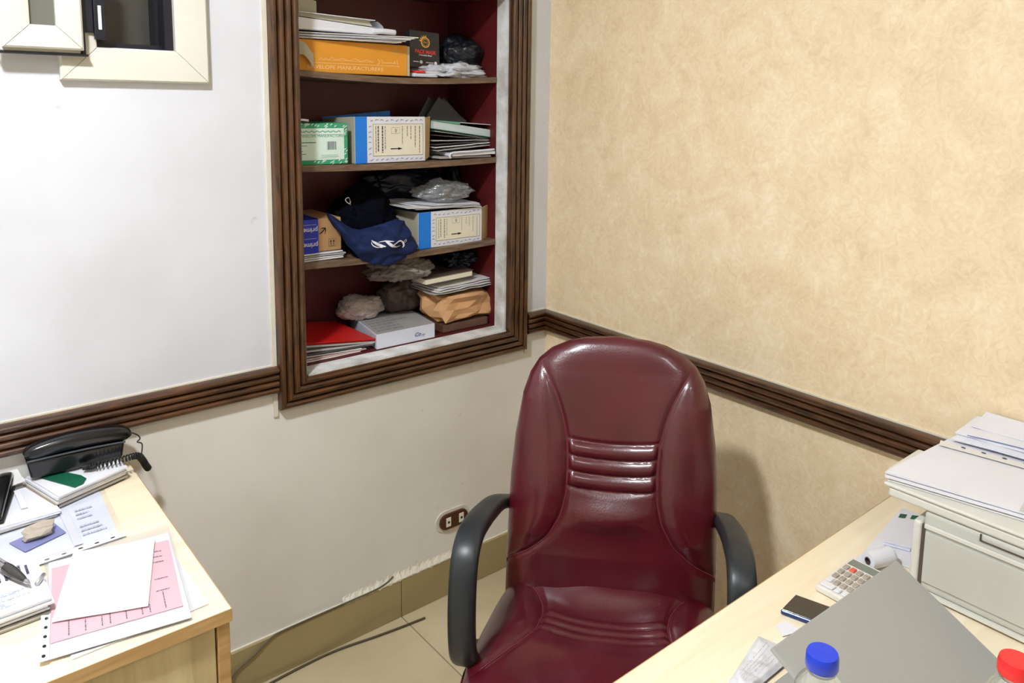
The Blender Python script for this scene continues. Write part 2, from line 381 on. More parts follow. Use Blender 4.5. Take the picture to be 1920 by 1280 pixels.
# chair rail with four flutes
def flute(wid, n, lo, hi, k=11, top=False):
    P = [(0, 0), (0, lo*.8)]
    for i in range(n):
        for j in range(k):
            t = j/(k-1); q = (i+t)/n; amp = hi*(1.12 if top and i == n-1 else 1)
            P.append((wid*(.004+.992*q), lo+(amp-lo)*math.sin(PI*t)**.34))
    P += [(wid, lo*.8), (wid, 0)]; return P
RP = flute(.075, 4, .010, .025, top=True); Z0R = .845
def rail(name, fn, mat):
    b = B(); n = len(RP)
    v = [fn(0, w_, d) for w_, d in RP]+[fn(1, w_, d) for w_, d in RP]
    b.add(v, [(i, i+1, n+i+1, n+i) for i in range(n-1)]+[tuple(range(n)), tuple(range(2*n-1, n-1, -1))])
    return struct(b.build(name, mat, angle=.9))
rail('trim_1', lambda s, w_, d: ((RX, -.9825)[s], -d, Z0R+w_), M_darkh)
rail('trim_2', lambda s, w_, d: ((-.0955, -d)[s], -d, Z0R+w_), M_darkh)
rail('trim_3', lambda s, w_, d: (-d, (-d, RY)[s], Z0R+w_), M_darky)
for nm, bx_ in (('trim_4', (RX, -.983, -.004, 0, .917, .924)), ('trim_5', (-.095, 0, -.004, 0, .917, .924)), ('trim_6', (-.004, 0, RY, 0, .917, .924))):
    b = B(); b.box(*bx_); struct(b.build(nm, M_caulk))

# ------------------------------------------------------------------ ceiling lights (outside the picture)
def ceiling_light(x, y, sx, sy, s, label):
    t = thing('ceiling_light', label, 'lamp', (x, y, RZ), 0, 'ceiling lights')
    b = B(); b.box(-sx/2-.02, sx/2+.02, -sy/2-.02, sy/2+.02, -.03, 0); b.build('housing', M_ceiling, t, bevel=.004)
    b = B(); b.box(-sx/2, sx/2, -sy/2, sy/2, -.036, -.0305); b.build('diffuser', emit('lamp_glow', (.925, .965, 1, 1), s), t)
ceiling_light(-1.95, -1.15, .17, .17, LIGHT_MAIN, 'square ceiling lamp above the space between the desks')
ceiling_light(-1.55, -2.75, .18, .18, LIGHT_SIDE, 'square ceiling lamp behind the viewer')

# ------------------------------------------------------------------ window with the sash swung open
W = thing('window_1', 'small cream framed window with its sash swung open against the wall', 'window', (0, 0, 0)); W['kind'] = 'structure'
def mitre(name, parent, x0, x1, z0, z1, wid, y_wall, dep, mat, prof=None, order='LBRT', gap=.0006):
    # four mitred members of a rectangular frame on a face looking along -y
    pr = prof or [(0, 0), (0, dep*.8), (.004, dep), (wid-.008, dep*.92), (wid, dep*.75), (wid, 0)]
    n = len(pr)
    for k in order:
        v = []
        for e in (0, 1):
            for w_, d in pr:
                X0, X1, Za, Zb = x0+w_, x1-w_, z0+w_, z1-w_
                q = {'L': [(X0, Za+gap), (X0, Zb-gap)], 'R': [(X1, Zb-gap), (X1, Za+gap)], 'B': [(X1-gap, Za), (X0+gap, Za)], 'T': [(X0+gap, Zb), (X1-gap, Zb)]}[k][e]
                v.append((q[0], y_wall-d, q[1]))
        bb = B(); bb.add(v, [(i, i+1, n+i+1, n+i) for i in range(n-1)]); bb.f.append(tuple(range(n))); bb.f.append(tuple(range(2*n-1, n-1, -1)))
        bb.build(name, mat, parent, angle=.7)
mitre('frame_member', W, -1.452, -1.134, 1.683, 2.275, .075, 0, .022, M_pvc)
b = B(); b.box(WX0, WX1, .10, .112, WZ0, WZ1); b.build('pane', M_glassdark, W)
b = B(); b.box(WX1-.022, WX1, .0, .10, WZ0, WZ1); b.box(WX1-.03, WX1-.022, .05, .10, WZ0, WZ1); b.box(WX0, WX0+.02, 0, .1, WZ0, WZ1)
b.box(WX0+.02, WX1-.022, .03, .1, WZ0, WZ0+.012); b.build('inner_gasket', M_gasket, W)
b = B(); b.box(WX0-.006, WX0+.018, -.034, -.0225, 1.775, 1.96); b.box(WX0-.03, WX0-.006, -.03, -.0225, 1.79, 1.90); HG = b.build('hinge', M_gasket, W, bevel=.002)
b = B(); b.box(WX0+.002, WX0+.009, -.037, -.0345, 1.797, 1.85); b.build('hinge_pin', M_white, HG, bevel=.001)
b = B(); b.box(-1.566, -1.412, -.040, -.024, 1.741, 2.21); SH = b.build('sash', M_pvc, W, bevel=.003)
mitre('sash_member', SH, -1.558, -1.410, 1.748, 2.205, .050, -.040, .020, M_pvc)
b = B(); b.box(-1.512, -1.456, -.0425, -.0405, 1.795, 2.16); b.build('sash_pane', M_glassgrey, SH)
b = B(); b.box(-1.568, -1.400, -.046, -.022, 1.736, 1.7405); b.box(-1.4115, -1.404, -.044, -.024, 1.7405, 2.2); b.build('sash_gasket', M_gasket, SH)

# ------------------------------------------------------------------ built-in shelf niche
K = thing('built_in_bookcase', 'built-in wall bookcase with a fluted dark walnut frame and maroon inside', 'bookcase', (0, 0, 0))
FP = flute(.080, 4, .011, .028)
mitre('frame_moulding', K, -.980, -.100, .793, 2.079, .080, 0, .028, M_dark, prof=FP, order='L')
mitre('frame_moulding', K, -.980, -.100, .793, 2.079, .080, 0, .028, M_dark, prof=FP, order='R')
mitre('frame_moulding', K, -.980, -.100, .793, 2.079, .080, 0, .028, M_darkh, prof=FP, order='BT')
for q in ((-.993, -.981), (-.099, -.086)): b = B(); b.box(q[0], q[1], -.006, 0, .775, 2.09); b.build('caulk_line', M_caulk, K)
ND = .345; SY = .055
b = B(); b.box(NX0+.001, NX1-.001, ND, ND+.012, NZ0, NZ1); b.build('back_panel', M_maroon, K)
b = B(); b.box(NX1-.008, NX1-.001, SY+.004, ND, NZ0, NZ1); b.build('side_panel', M_maroon, K)
b = B(); b.box(NX0+.001, NX0+.008, SY+.004, ND, NZ0, NZ1); b.build('side_panel', M_maroon, K)
b = B(); b.box(NX0+.008, NX1-.008, SY+.004, ND, NZ0+.0005, NZ0+.009); b.build('bottom_panel', M_maroon, K)
b = B(); b.box(NX0+.008, NX1-.008, SY+.004, ND, NZ1-.012, NZ1-.001); b.build('top_panel', M_maroon, K)
def reveal(fn): 
    bb = B(); bb.grid(fn, 5, 40); return bb.build('plaster_reveal', M_plaster, K)
def jit(p, s): return .0018*noise.noise(Vector((p*30, s, 3.3)))
b = B(); b.box(NX1-.007, NX1-.0005, .0, SY, NZ0, NZ1); b.build('plaster_reveal', M_plaster, K)
b = B(); b.box(NX0+.0005, NX0+.005, .0, SY, NZ0, NZ1); b.build('plaster_reveal', M_plaster, K)
b = B(); b.box(NX0+.005, NX1-.007, -.012, SY, NZ0+.0003, NZ0+.007); b.build('plaster_sill', M_plaster, K)
def shelf(zt, sag, th=.018):
    def f(u, v):
        s = sag*math.sin(PI*u); x = NX0+.009+(NX1-NX0-.018)*u
        return x, s, v
    bb = B(); n = 25; pr = [(SY-.004, zt), (SY-.004, zt-th), (ND, zt-th), (ND, zt)]
    v = [(NX0+.009+(NX1-NX0-.018)*i/(n-1), y, z-sag*math.sin(PI*i/(n-1))) for i in range(n) for y, z in pr]
    bb.add(v, [(i*4+k, i*4+(k+1) % 4, i*4+4+(k+1) % 4, i*4+4+k) for i in range(n-1) for k in range(4)]+[(0, 1, 2, 3), (4*n-1, 4*n-2, 4*n-3, 4*n-4)])
    return bb.build('shelf', M_shelfedge, K)
S1, S2, S3, S4 = 1.731, 1.464, 1.184, NZ0+.0095
shelf(S1, .013); shelf(S2, .006); shelf(S3, .009)
# ================================================================== OFFICE CHAIR (local: x to the sitter's left as seen, -y forward)
CH = thing('office_chair', 'burgundy leather executive office chair with charcoal armrests facing the desk', 'chair', (-.525, -.853, 0), math.atan2(-.753, .658))
BW = [(.40, .236), (.47, .250), (.55, .2505), (.65, .248), (.76, .247), (.85, .241), (.95, .226), (1.0, .210), (1.035, .189), (1.06, .160), (1.08, .117), (1.09, .075), (1.096, .0)]
SEAM = [(.50, .30), (.55, .262), (.572, .236), (.60, .192), (.64, .146), (.69, .118), (.74, .106), (.80, .104), (.86, .108), (.91, .119), (.954, .134), (1.0, .158), (1.04, .185), (1.07, .215), (1.10, .25)]
def smoothtab(tab, x):
    return sum(interp(tab, x+k*.006)*w_ for k, w_ in ((-2, .1), (-1, .2), (0, .4), (1, .2), (2, .1)))
def rowz(t):   # rows, denser at the crown
    if t < .78: return .45+(.95-.45)*t/.78
    q = (t-.78)/.22; return .95+.146*math.sin(q*PI/2)
def back_front(u_, v_):
    s = 2*u_-1; s = math.copysign(abs(s)**.8, s) if False else s
    z = rowz(v_); wd = interp(BW, z); x = s*wd
    top = math.sqrt(max(0, 1-max(0, (z-.93)/.166)**2.6)); bot = math.sqrt(max(0, 1-max(0, (.52-z)/.075)**2)) if z < .52 else 1
    e = max(0, 1-abs(s)**4.5)**.5
    F = .052*e*top*bot
    sm = smoothtab(SEAM, z); d = abs(x)-sm; slope = (smoothtab(SEAM, z+.005)-smoothtab(SEAM, z-.005))/.01; dd = d/math.sqrt(1+slope*slope)
    F -= .0075*math.exp(-(dd/.0065)**2)*e
    if d > 0: F += .016*(1-math.exp(-(dd/.03)**2))*e*min(1, max(0, (z-.55)/.1))        # bolsters
    else:
        F -= .010*(1-math.exp(-(dd/.05)**2))*(1 if .66 < z < 1.02 else max(0, 1-abs(z-(.66 if z < .7 else 1.02))/.06))
        zz = z+.013*(1-(x/max(.05, sm))**2)
        lo, hi, n = .764, .868, 3
        if lo-.012 < zz < hi+.012:
            ph = (zz-lo)/(hi-lo)*n
            fade = min(1, max(0, -dd/.010))
            if 0 <= ph <= n: F += (.0125*abs(math.sin(PI*ph))**.5-.005)*fade
            else:
                F -= .004*fade*math.exp(-(min(abs(zz-lo), abs(zz-hi))/.006)**2)
        if zz < lo: F += .026*math.exp(-((zz-(lo-.052))/.040)**2)*(1-math.exp(-(dd/.055)**2))   # lumbar swell
    y = .17*(z-.5) - F - .012*math.exp(-((z-.68)/.12)**2)
    return (x, y, z)
b = B(); b.grid(back_front, 121, 210); CB = b.build('backrest', M_leather, CH, smooth=True, fix=False)
b = B(); b.grid(lambda u_, v_: (lambda s, z: (s*interp(BW, z)*.995, .17*(z-.5)+.034*max(0, 1-abs(s)**4)**.5*math.sqrt(max(0, 1-max(0, (z-.93)/.166)**2.6))-.004, z))(1-2*u_, rowz(v_)), 41, 60)
b.build('back_shell', M_blackpl, CH, smooth=True, fix=False)
def on_back(x, z, lift=.0012):
    wd = interp(BW, z); t = .78*(z-.45)/.5 if z < .95 else .78+.22*math.asin(min(1, (z-.95)/.146))/(PI/2)
    p = back_front((x/wd+1)/2, t); return (p[0], p[1]-lift, p[2])
for sg in (-1, 1):
    pts = [on_back(sg*min(smoothtab(SEAM, z), interp(BW, z)*.985), z) for z in [.553+i*.0072 for i in range(68)]]
    b = B(); b.tube(pts, .0011, 5); b.build('seam', M_stitch, CB, smooth=True)
# seat
SW = [(-.035, .150), (-.03, .195), (-.015, .232), (.01, .254), (.08, .268), (.16, .279), (.26, .287), (.34, .284), (.40, .270), (.44, .245), (.465, .205), (.48, .13), (.485, 0)]
SSM = [(-.04, .252), (.0, .232), (.03, .190), (.06, .163), (.10, .144), (.14, .138), (.19, .146), (.23, .172), (.27, .208), (.31, .250), (.35, .30), (.5, .5)]
def seat_top(u_, v_):
    s = 2*u_-1; f = -.035+.52*(.5-.5*math.cos(PI*v_)) if False else -.035+.52*v_
    if v_ > .85: q = (v_-.85)/.15; f = -.035+.52*.85+.52*.15*math.sin(q*PI/2)
    wd = interp(SW, f); x = s*wd
    e = max(0, 1-abs(s)**5)**.5; fr = math.sqrt(max(0, 1-max(0, (f-.36)/.126)**2.4)); bk = math.sqrt(max(0, 1-max(0, (.005-f)/.041)**2)) if f < .005 else 1
    H = .075*e*fr*bk
    sm = smoothtab(SSM, f); d = abs(x)-sm; sl = (smoothtab(SSM, f+.005)-smoothtab(SSM, f-.005))/.01; dd = d/math.sqrt(1+sl*sl)
    H -= .006*math.exp(-(dd/.007)**2)*e
    if d > 0: H += .014*(1-math.exp(-(dd/.035)**2))*e*fr
    else:
        H -= .012*(1-math.exp(-(dd/.06)**2))*fr*min(1, max(0, f/.05+.3))
        g = f-.006*(1-(x/max(.05, sm))**2); lo, hi, n = .122, .196, 3
        fd = min(1, max(0, -dd/.012))
        if lo <= g <= hi: H += (.0075*abs(math.sin(PI*(g-lo)/(hi-lo)*n))**.6-.003)*fd
        elif g > hi: H += .004*fd*math.exp(-((g-hi-.03)/.03)**2)
    if d < 0: H += .026*math.exp(-((f-.050)/.042)**2)*(1-math.exp(-(dd/.07)**2))
    H += .006*noise.noise(Vector((x*9, f*9, 1.7)))*e*fr
    return (x, -f, .444+H+.012*math.exp(-((f-.01)/.05)**2)*e*bk)
b = B(); b.grid(seat_top, 111, 130); ST = b.build('seat', M_leather, CH, smooth=True, fix=False)
b = B(); b.grid(lambda u_, v_: (lambda p: (p[0]*(1-.03*(p[2] < .5)), p[1], .444-.04*max(0, 1-abs(2*u_-1)**6)**.5*min(1, (1-v_)*8, v_*12)))(seat_top(u_, v_)), 41, 40); b.build('seat_underside', M_leather, CH, smooth=True)
for sg in (-1, 1):
    pts = []
    for i in range(40):
        f = -.012+.318*i/39; wd = interp(SW, f); x = min(smoothtab(SSM, f), wd*.97)
        p = seat_top((sg*x/wd+1)/2, (f+.035)/.52); pts.append((p[0], p[1], p[2]+.0012))
    b = B(); b.tube(pts, .0011, 5); b.build('seam', M_stitch, ST, smooth=True)
ring = []
for i in range(60):
    f = -.01+.49*i/59; ring.append((interp(SW, f)+.002, -f, .446))
b = B(); b.tube(ring, .003, 6); b.build('piping', M_leather, ST, smooth=True)
b = B(); b.tube([(-p[0], p[1], p[2]) for p in ring], .003, 6); b.build('piping', M_leather, ST, smooth=True)
# looped armrests
for sg in (-1, 1):
    k = .284 if sg < 0 else .274
    path = catmull([(sg*.245, .085, .655), (sg*.262, .055, .672), (sg*(k-.008), .0, .695), (sg*k, -.09, .718), (sg*k, -.17, .738), (sg*k, -.225, .745), (sg*k, -.268, .730), (sg*k, -.292, .69), (sg*k, -.302, .62), (sg*k, -.298, .55), (sg*k, -.278, .50), (sg*(k-.004), -.235, .468), (sg*(k-.012), -.18, .448), (sg*(k-.05), -.15, .425), (sg*.19, -.15, .415)], 6)
    n = len(path); hw = [.020+.009*min(1, i/18)*(1 if i < n-14 else max(.55, (n-i)/14)) for i in range(n)]
    b = B(); b.sweep(path, hw, .0165, n=16, p=.62); b.build('armrest', M_blackpl, CH, smooth=True)
b = B(); b.box(-.17, .17, -.32, -.04, .375, .392); b.build('seat_pan', M_mattblack, CH, bevel=.006)
b = B(); b.box(-.06, .06, -.27, -.09, .335, .375); b.build('tilt_mechanism', M_mattblack, CH, bevel=.008)
b = B(); b.sweep([(0, -.06, .365), (0, .04, .365), (0, .075, .39), (0, .083, .46), (0, .092, .56)], .03, .006); b.build('back_bracket', M_mattblack, CH)
b = B(); b.tube([(0, -.18, .10), (0, -.18, .23)], .028, 20); b.tube([(0, -.18, .23), (0, -.18, .335)], .016, 20); b.build('gas_column', M_mattblack, CH, smooth=False)
b = B(); b.lathe([(0, .105), (.045, .105), (.05, .095), (.05, .06), (0, .06)], 24, 0, -.18); b.build('base_hub', M_blackpl, CH)
for i in range(5):
    a_ = 2*PI*i/5+.3; ca, sa = math.cos(a_), math.sin(a_)
    P0 = [(ca*r, -.18+sa*r, z) for r, z in ((.03, .09), (.12, .088), (.22, .078), (.29, .068))]
    b = B(); b.sweep(P0, [.024, .021, .018, .015], [.014, .012, .010, .009], side=(-sa, ca, 0)); b.build('base_leg', M_blackpl, CH, smooth=True)
    px, py = ca*.285, -.18+sa*.285
    b = B(); b.tube([(px, py, .045), (px, py, .068)], .006, 8); CS = b.build('caster', M_mattblack, CH)
    for o_ in (-.012, .012):
        b = B(); b.tube([(px-sa*(o_-.008), py+ca*(o_-.008), .025), (px-sa*(o_+.008), py+ca*(o_+.008), .025)], .025, 18); b.build('wheel', M_mattblack, CS)

# ================================================================== DESKS
DZ = .76
LD = thing('office_desk', 'light beech desk on the left against the white wall under the telephone', 'desk', (-1.36, -.736, 0))
b = B(); b.box(-1.30, -.001, .001, .728, .7355, DZ); b.build('desk_top', M_beech, LD, bevel=.001, seg=1)
b = B(); b.box(-1.30, -.0005, -.0008, .0008, .7355, DZ-.001); b.build('edge_band', M_band, LD)
b = B(); b.box(-.0012, .0004, .0008, .728, .7355, DZ-.001); b.build('edge_band', M_band, LD)
b = B(); b.box(-.024, -.003, .006, .722, 0, .7352); b.build('side_panel', M_band, LD, bevel=.001, seg=1)
b = B(); b.box(-1.298, -1.277, .006, .722, 0, .7352); b.build('side_panel', M_band, LD, bevel=.001, seg=1)
b = B(); b.box(-1.276, -.0265, .012, .030, .08, .735); b.build('front_panel', M_beechp, LD, bevel=.001, seg=1)
RD = thing('office_desk', 'light beech desk at the right with printer, laptop and bottles on it', 'desk', (0, -1.2927, 0))
b = B(); b.box(-1.36, -.006, -.76, -.001, .7355, DZ); b.build('desk_top', M_beech, RD, bevel=.001, seg=1)
b = B(); b.box(-1.36, -.006, -.001, .0006, .7355, DZ-.001); b.build('edge_band', M_band, RD)
b = B(); b.box(-1.34, -1.318, -.74, -.03, 0, .7352); b.build('side_panel', M_band, RD, bevel=.001, seg=1)
b = B(); b.box(-.04, -.018, -.74, -.03, 0, .7352); b.build('side_panel', M_band, RD, bevel=.001, seg=1)
b = B(); b.box(-1.317, -.041, -.70, -.682, .25, .735); b.build('front_panel', M_beechp, RD, bevel=.001, seg=1)

# ------------------------------------------------------------------ wall socket and cables
SO = thing('wall_socket', 'brown double wall socket low on the white wall behind the chair', 'socket', (-.398, 0, .262))
def pill(wx, hz, n=10):
    r = hz; P = []
    for k in range(n+1): a_ = -PI/2+PI*k/n; P.append((wx-r+r*math.cos(a_), r*math.sin(a_)))
    for k in range(n+1): a_ = PI/2+PI*k/n; P.append((-wx+r+r*math.cos(a_), r*math.sin(a_)))
    return P
b = B(); b.prismy(pill(.068, .036), -.004, 0); b.build('plaster_patch', M_caulk, SO)
b = B(); b.prismy(pill(.056, .0265), -.013, -.004); b.build('plate', M_brownplate, SO, bevel=.002)
for x in (-.024, .027):
    b = B(); b.box(x-.0095, x+.0095, -.0155, -.013, -.016, .016); so = b.build('outlet', M_cream, SO, bevel=.002)
    b = B(); b.tube([(x, -.0160, 0), (x, -.0152, 0)], .0045, 10); b.build('pin_hole', M_inkb, so)
o = B().tube(catmull([(-1.16, -.030, .03), (-1.128, -.019, .075), (-1.069, -.018, .105), (-1.022, -.016, .131), (-.967, -.014, .1345), (-.81, -.014, .1345), (-.70, -.014, .1345), (-.655, -.010, .138), (-.628, -.008, .150)], 8), .0025, 8).build('cable', pm('grey_cable', c(96, 86, 72), .5), smooth=True)
tag(o, 'thin grey cable running along the top of the skirting tiles', 'cable')
o = B().tube(catmull([(-1.20, -.052, .0045), (-1.051, -.034, .0045), (-.93, -.026, .0045), (-.83, -.028, .0045), (-.721, -.047, .0045), (-.63, -.060, .0045), (-.549, -.069, .0045)], 8), .0034, 8).build('cable', pm('brown_cable', c(84, 72, 56), .5), smooth=True)
tag(o, 'dark cable lying on the floor tiles beside the skirting', 'cable')
# ================================================================== THINGS ON THE SHELVES
def zsh(S_, sag, x): return S_-sag*math.sin(PI*(x-NX0)/(NX1-NX0))
def deco(name, items, mat, parent, y):      # flat print on a face looking along -y; items: (verts, faces, x, z, rot, sx, sz)
    bb = B()
    for v, f, x, z, r, sx, sz in items: bb.add(front(v, x, y, z, r, sx, sz), f)
    o = bb.build(name, mat, parent, fix=False)
    if len(items) > 1: o['kind'] = 'stuff'
    return o
def frect(x0, x1, z0, z1): return ([(x0, z0), (x1, z0), (x1, z1), (x0, z1)], [(0, 1, 2, 3)], 0, 0, 0, 1, 1)
def ftext(s_, x, z, size, rot=0, align='LEFT', bold=0, sx=1, shear=0): v, f = text_geo(s_, size, align, bold, shear); return (v, f, x, z, rot, sx, 1)
def fring(x, z, r, w_, n=24, a0=0, a1=2*PI):
    v = []; 
    for k in range(n+1): a_ = a0+(a1-a0)*k/n; v += [(x+r*math.cos(a_), z+r*math.sin(a_)), (x+(r-w_)*math.cos(a_), z+(r-w_)*math.sin(a_))]
    return (v, [(2*k, 2*k+2, 2*k+3, 2*k+1) for k in range(n)], 0, 0, 0, 1, 1)
def fstroke(pts, w_):      # polyline stroke with widths
    P = [Vector((p[0], p[1])) for p in pts]; n = len(P); v = []
    ww = w_ if isinstance(w_, list) else [w_]*n
    for i in range(n):
        t_ = (P[min(i+1, n-1)]-P[max(i-1, 0)]).normalized(); m_ = Vector((-t_.y, t_.x)); v += [tuple(P[i]+m_*ww[i]/2), tuple(P[i]-m_*ww[i]/2)]
    return (v, [(2*k, 2*k+1, 2*k+3, 2*k+2) for k in range(n-1)], 0, 0, 0, 1, 1)
def fdisc(x, z, r, n=18): return ([(x+r*math.cos(2*PI*k/n), z+r*math.sin(2*PI*k/n)) for k in range(n)], [tuple(range(n))], 0, 0, 0, 1, 1)

# ---- top shelf
OB = thing('envelope_box', 'orange cardboard envelope box on the top shelf', 'box', (-.705, .07, 1.7235))
b = B(); b.box(-.186, .186, 0, .24, 0, .092); b.build('carton', M_orange, OB, bevel=.0015, seg=1)
b = B(); b.box(.1863, .196, .002, .238, 0, .090); b.build('end_flap', M_cardin, OB, bevel=.001, seg=1)
deco('printed_text', [ftext('ENVELOPE MANUFACTURERS', -.135, .0115, .0155, 0, sx=1.16), frect(-.115, .158, .0275, .0287), frect(-.10, .073, .0365, .0372),
     fstroke([(.085, .047), (.092, .040), (.088, .033), (.083, .031)], .0016), fstroke([(.096, .046), (.101, .038), (.098, .032)], .0016), frect(.104, .145, .036, .0375), frect(.150, .1515, .033, .045), frect(.141, .1425, .034, .043),
     fstroke([(-.10, .037), (-.095, .043), (-.088, .037), (-.08, .042), (-.072, .037), (-.06, .045), (-.05, .037), (-.03, .043), (-.01, .037), (.012, .044), (.03, .037), (.05, .042), (.07, .037)], .0012)], M_orangeink, OB, -.0006)
deco('printed_number', [ftext('1000', .128, .064, .017)], pm('pale_print', c(206, 170, 100), .6), OB, -.0006)
b = B(); b.grid(lambda u_, v_: (-.176+.058*u_, -.006-.016*math.sin(PI*u_)+.004*noise.noise(Vector((u_*6, v_*6, 1))), .040+.036*v_+.012*math.sin(5*u_)-.012*u_), 9, 6)
b.build('torn_tape', M_cardin, OB, smooth=True)
PS = thing('paper_stack', 'loose white papers lying across the orange envelope box', 'papers', (-.69, .040, 1.8165), -.14)
for i in range(5):
    a_ = rnd.uniform(-.05, .05); x0, x1 = -.198+rnd.uniform(0, .01), .128+.013*i
    sheet('sheet', [(x0, .004*i*(i % 2)), (x1, rnd.uniform(0, .012)), (x1-.02, .22), (x0, .22)], [.0005+.0035*i, .0005+.0042*i+.002, .0005+.0042*i, .0005+.0035*i], .0022, (M_white, M_greyp, M_bluewhite, M_white2, M_white2)[i], PS, curl=.0022, seed=i)
PK = thing('open_packet', 'white open cardboard packet lying on papers at the top of the bookcase', 'packet', (-.745, .07, 1.841))
b = B(); b.hexa([(-.15, 0, 0), (.125, 0, 0), (.125, .2, 0), (-.15, .2, 0)], [(-.15, 0, .036), (.130, .004, .020), (.130, .2, .022), (-.15, .2, .038)]); b.build('packet_body', M_white, PK, bevel=.004, seg=3)
b = B(); b.hexa([(-.125, .012, .0375), (.115, .012, .024), (.115, .2, .024), (-.125, .2, .0375)], [(-.12, .012, .0465), (.105, .012, .0395), (.105, .2, .0395), (-.12, .2, .0465)]); b.build('packet_inside', M_cardin, PK)
b = B(); b.hexa([(-.15, -.002, .047), (.118, -.002, .0398), (.118, .2, .0398), (-.15, .2, .047)], [(-.15, -.002, .0495), (.118, -.002, .0423), (.118, .2, .0423), (-.15, .2, .0495)]); b.build('packet_lid', M_white, PK, bevel=.001)
b = B(); b.grid(lambda u_, v_: (.128+.020*math.sin(PI*v_)*1.0, .004+.19*u_, .001+.038*v_), 4, 9); b.build('packet_end', M_white, PK, smooth=True)
o = B().tube(catmull([(-.635, .075, 1.851), (-.60, .071, 1.8525), (-.56, .072, 1.8515)], 5), .0085, 12).build('paper_roll', M_white, smooth=True); tag(o, 'small rolled white paper beside the open packet on the top shelf', 'paper')
o = B().hexa([(-.892, .10, 1.8915), (-.795, .10, 1.8915), (-.795, .28, 1.8915), (-.892, .28, 1.8915)], [(-.892, .10, 1.945), (-.795, .10, 1.925), (-.795, .28, 1.925), (-.892, .28, 1.945)]).build('carton', M_cardin, bevel=.002); tag(o, 'olive grey carton at the very top left of the bookcase', 'box')
FM = thing('mask_box', 'black face mask box with gold ring emblem leaning on the top shelf', 'box', (-.428, .115, 1.7525)); FM.rotation_euler = (-.10, .045, 0)
b = B(); b.box(-.054, .056, 0, .035, 0, .116); b.build('carton', pm('black_carton', c(40, 38, 42), .4, .06), FM, bevel=.0015)
deco('emblem', [fring(.003, .081, .0165, .0035), fring(.003, .081, .0105, .0012)]+[fstroke([(.003+math.cos(a_)*.0165, .081+math.sin(a_)*.0165), (.003+math.cos(a_)*.0245, .081+math.sin(a_)*.0235)], [.006, .0008]) for a_ in (1.5, 1.85, 2.2, 2.55, 2.9)], M_gold, FM, -.0006)
deco('emblem_letters', [ftext('fm', .003, .078, .0115, 0, 'CENTER')], M_gold, FM, -.0008)
deco('brand_text', [ftext('FACE MASK', .003, .0455, .0165, 0, 'CENTER', .0003, .92)], M_redtext, FM, -.0006)
deco('small_print', [ftext('Disposable Mask', .002, .038, .0072, 0, 'CENTER', .0001), fdisc(-.014, .018, .0055), fdisc(.040, .018, .0055), frect(-.043, -.023, .0165, .0195), frect(.004, .032, .0165, .0195)], M_white, FM, -.0006)
o = blob('cloth_bag', (-.245, .19, 1.795), (.085, .075, .066), M_blackbag, None, 3, .42, 1.9, 5, 1.762); tag(o, 'crumpled black bag at the right end of the top shelf', 'bag')
o = blob('plastic_bag', (-.315, .155, 1.741), (.135, .085, .030), M_milky if False else pm('white_bag_plastic', c(206, 208, 216), .35, .12, 20), None, 8, .5, 2.6  , 5, 1.7245); tag(o, 'flat crumpled white plastic bag under the black bag', 'bag')
o = B().box(-.493, -.405, .075, .16, 1.7225, 1.7345).build('packet', M_bluewhite, bevel=.003); tag(o, 'thin pale packet lying in front of the mask box', 'packet')
o = B().box(-.487, -.452, .072, .12, 1.7348, 1.7425).build('packet', M_redtext, bevel=.002); tag(o, 'tiny red packet below the mask box', 'packet')

# ---- second shelf
GB = thing('envelope_box', 'green bordered envelope box with a barcode on the second shelf', 'box', (-.808, .07, 1.4625))
b = B(); b.box(-.082, .087, 0, .21, 0, .118); b.build('carton', M_greenink, GB, bevel=.001, seg=1)
deco('label', [frect(-.082, .075, .0135, .104)], M_mint, GB, -.0006)
r2 = random.Random(3); sq = []
for i in range(44):
    x = r2.uniform(-.08, .083); z = r2.choice([r2.uniform(.002, .011), r2.uniform(.107, .116)])
    if i > 32: x = r2.uniform(.077, .085); z = r2.uniform(.01, .11)
    sq.append(fstroke([(x-.004, z-.003), (x, z+.001), (x+.004, z+.003)], [.0006, .0034, .0006]))
deco('border_swirls', sq, M_mint, GB, -.0008)
bars = []; x = .022
while x < .050: w_ = r2.choice([.0006, .001, .0016]); bars.append(frect(x, x+w_, .042, .066)); x += w_+r2.choice([.0006, .001])
deco('barcode', bars, M_ink, GB, -.0008)
deco('printed_text', [ftext('ENVELOPE MANUFACTURERS', -.062, .0785, .0112, 0, sx=.98), frect(-.062, .068, .0855, .0863),
     fstroke([(-.062+.0055*i, .094+(.003 if i % 3 == 1 else -.001 if i % 3 == 2 else 0)) for i in range(24)], .0022), frect(-.060, -.012, .0625, .0650), frect(-.060, -.038, .054, .0555), frect(-.070, -.052, .038, .0405), frect(-.070, -.042, .030, .032), frect(.002, .055, .026, .0270), frect(.004, .058, .0215, .0225), frect(.0, .05, .018, .0188)], M_greendark, GB, -.0008)
deco('seal', [fdisc(-.0765, .062, .0165)], M_greenink, GB, -.0007)
o = sheet('folded_paper', [(-.892, .075), (-.835, .080), (-.84, .25), (-.892, .25)], [1.589, 1.584, 1.584, 1.589], .006, M_white, curl=.003, seed=4, label='white folded paper on top of the green envelope box', cat='paper')
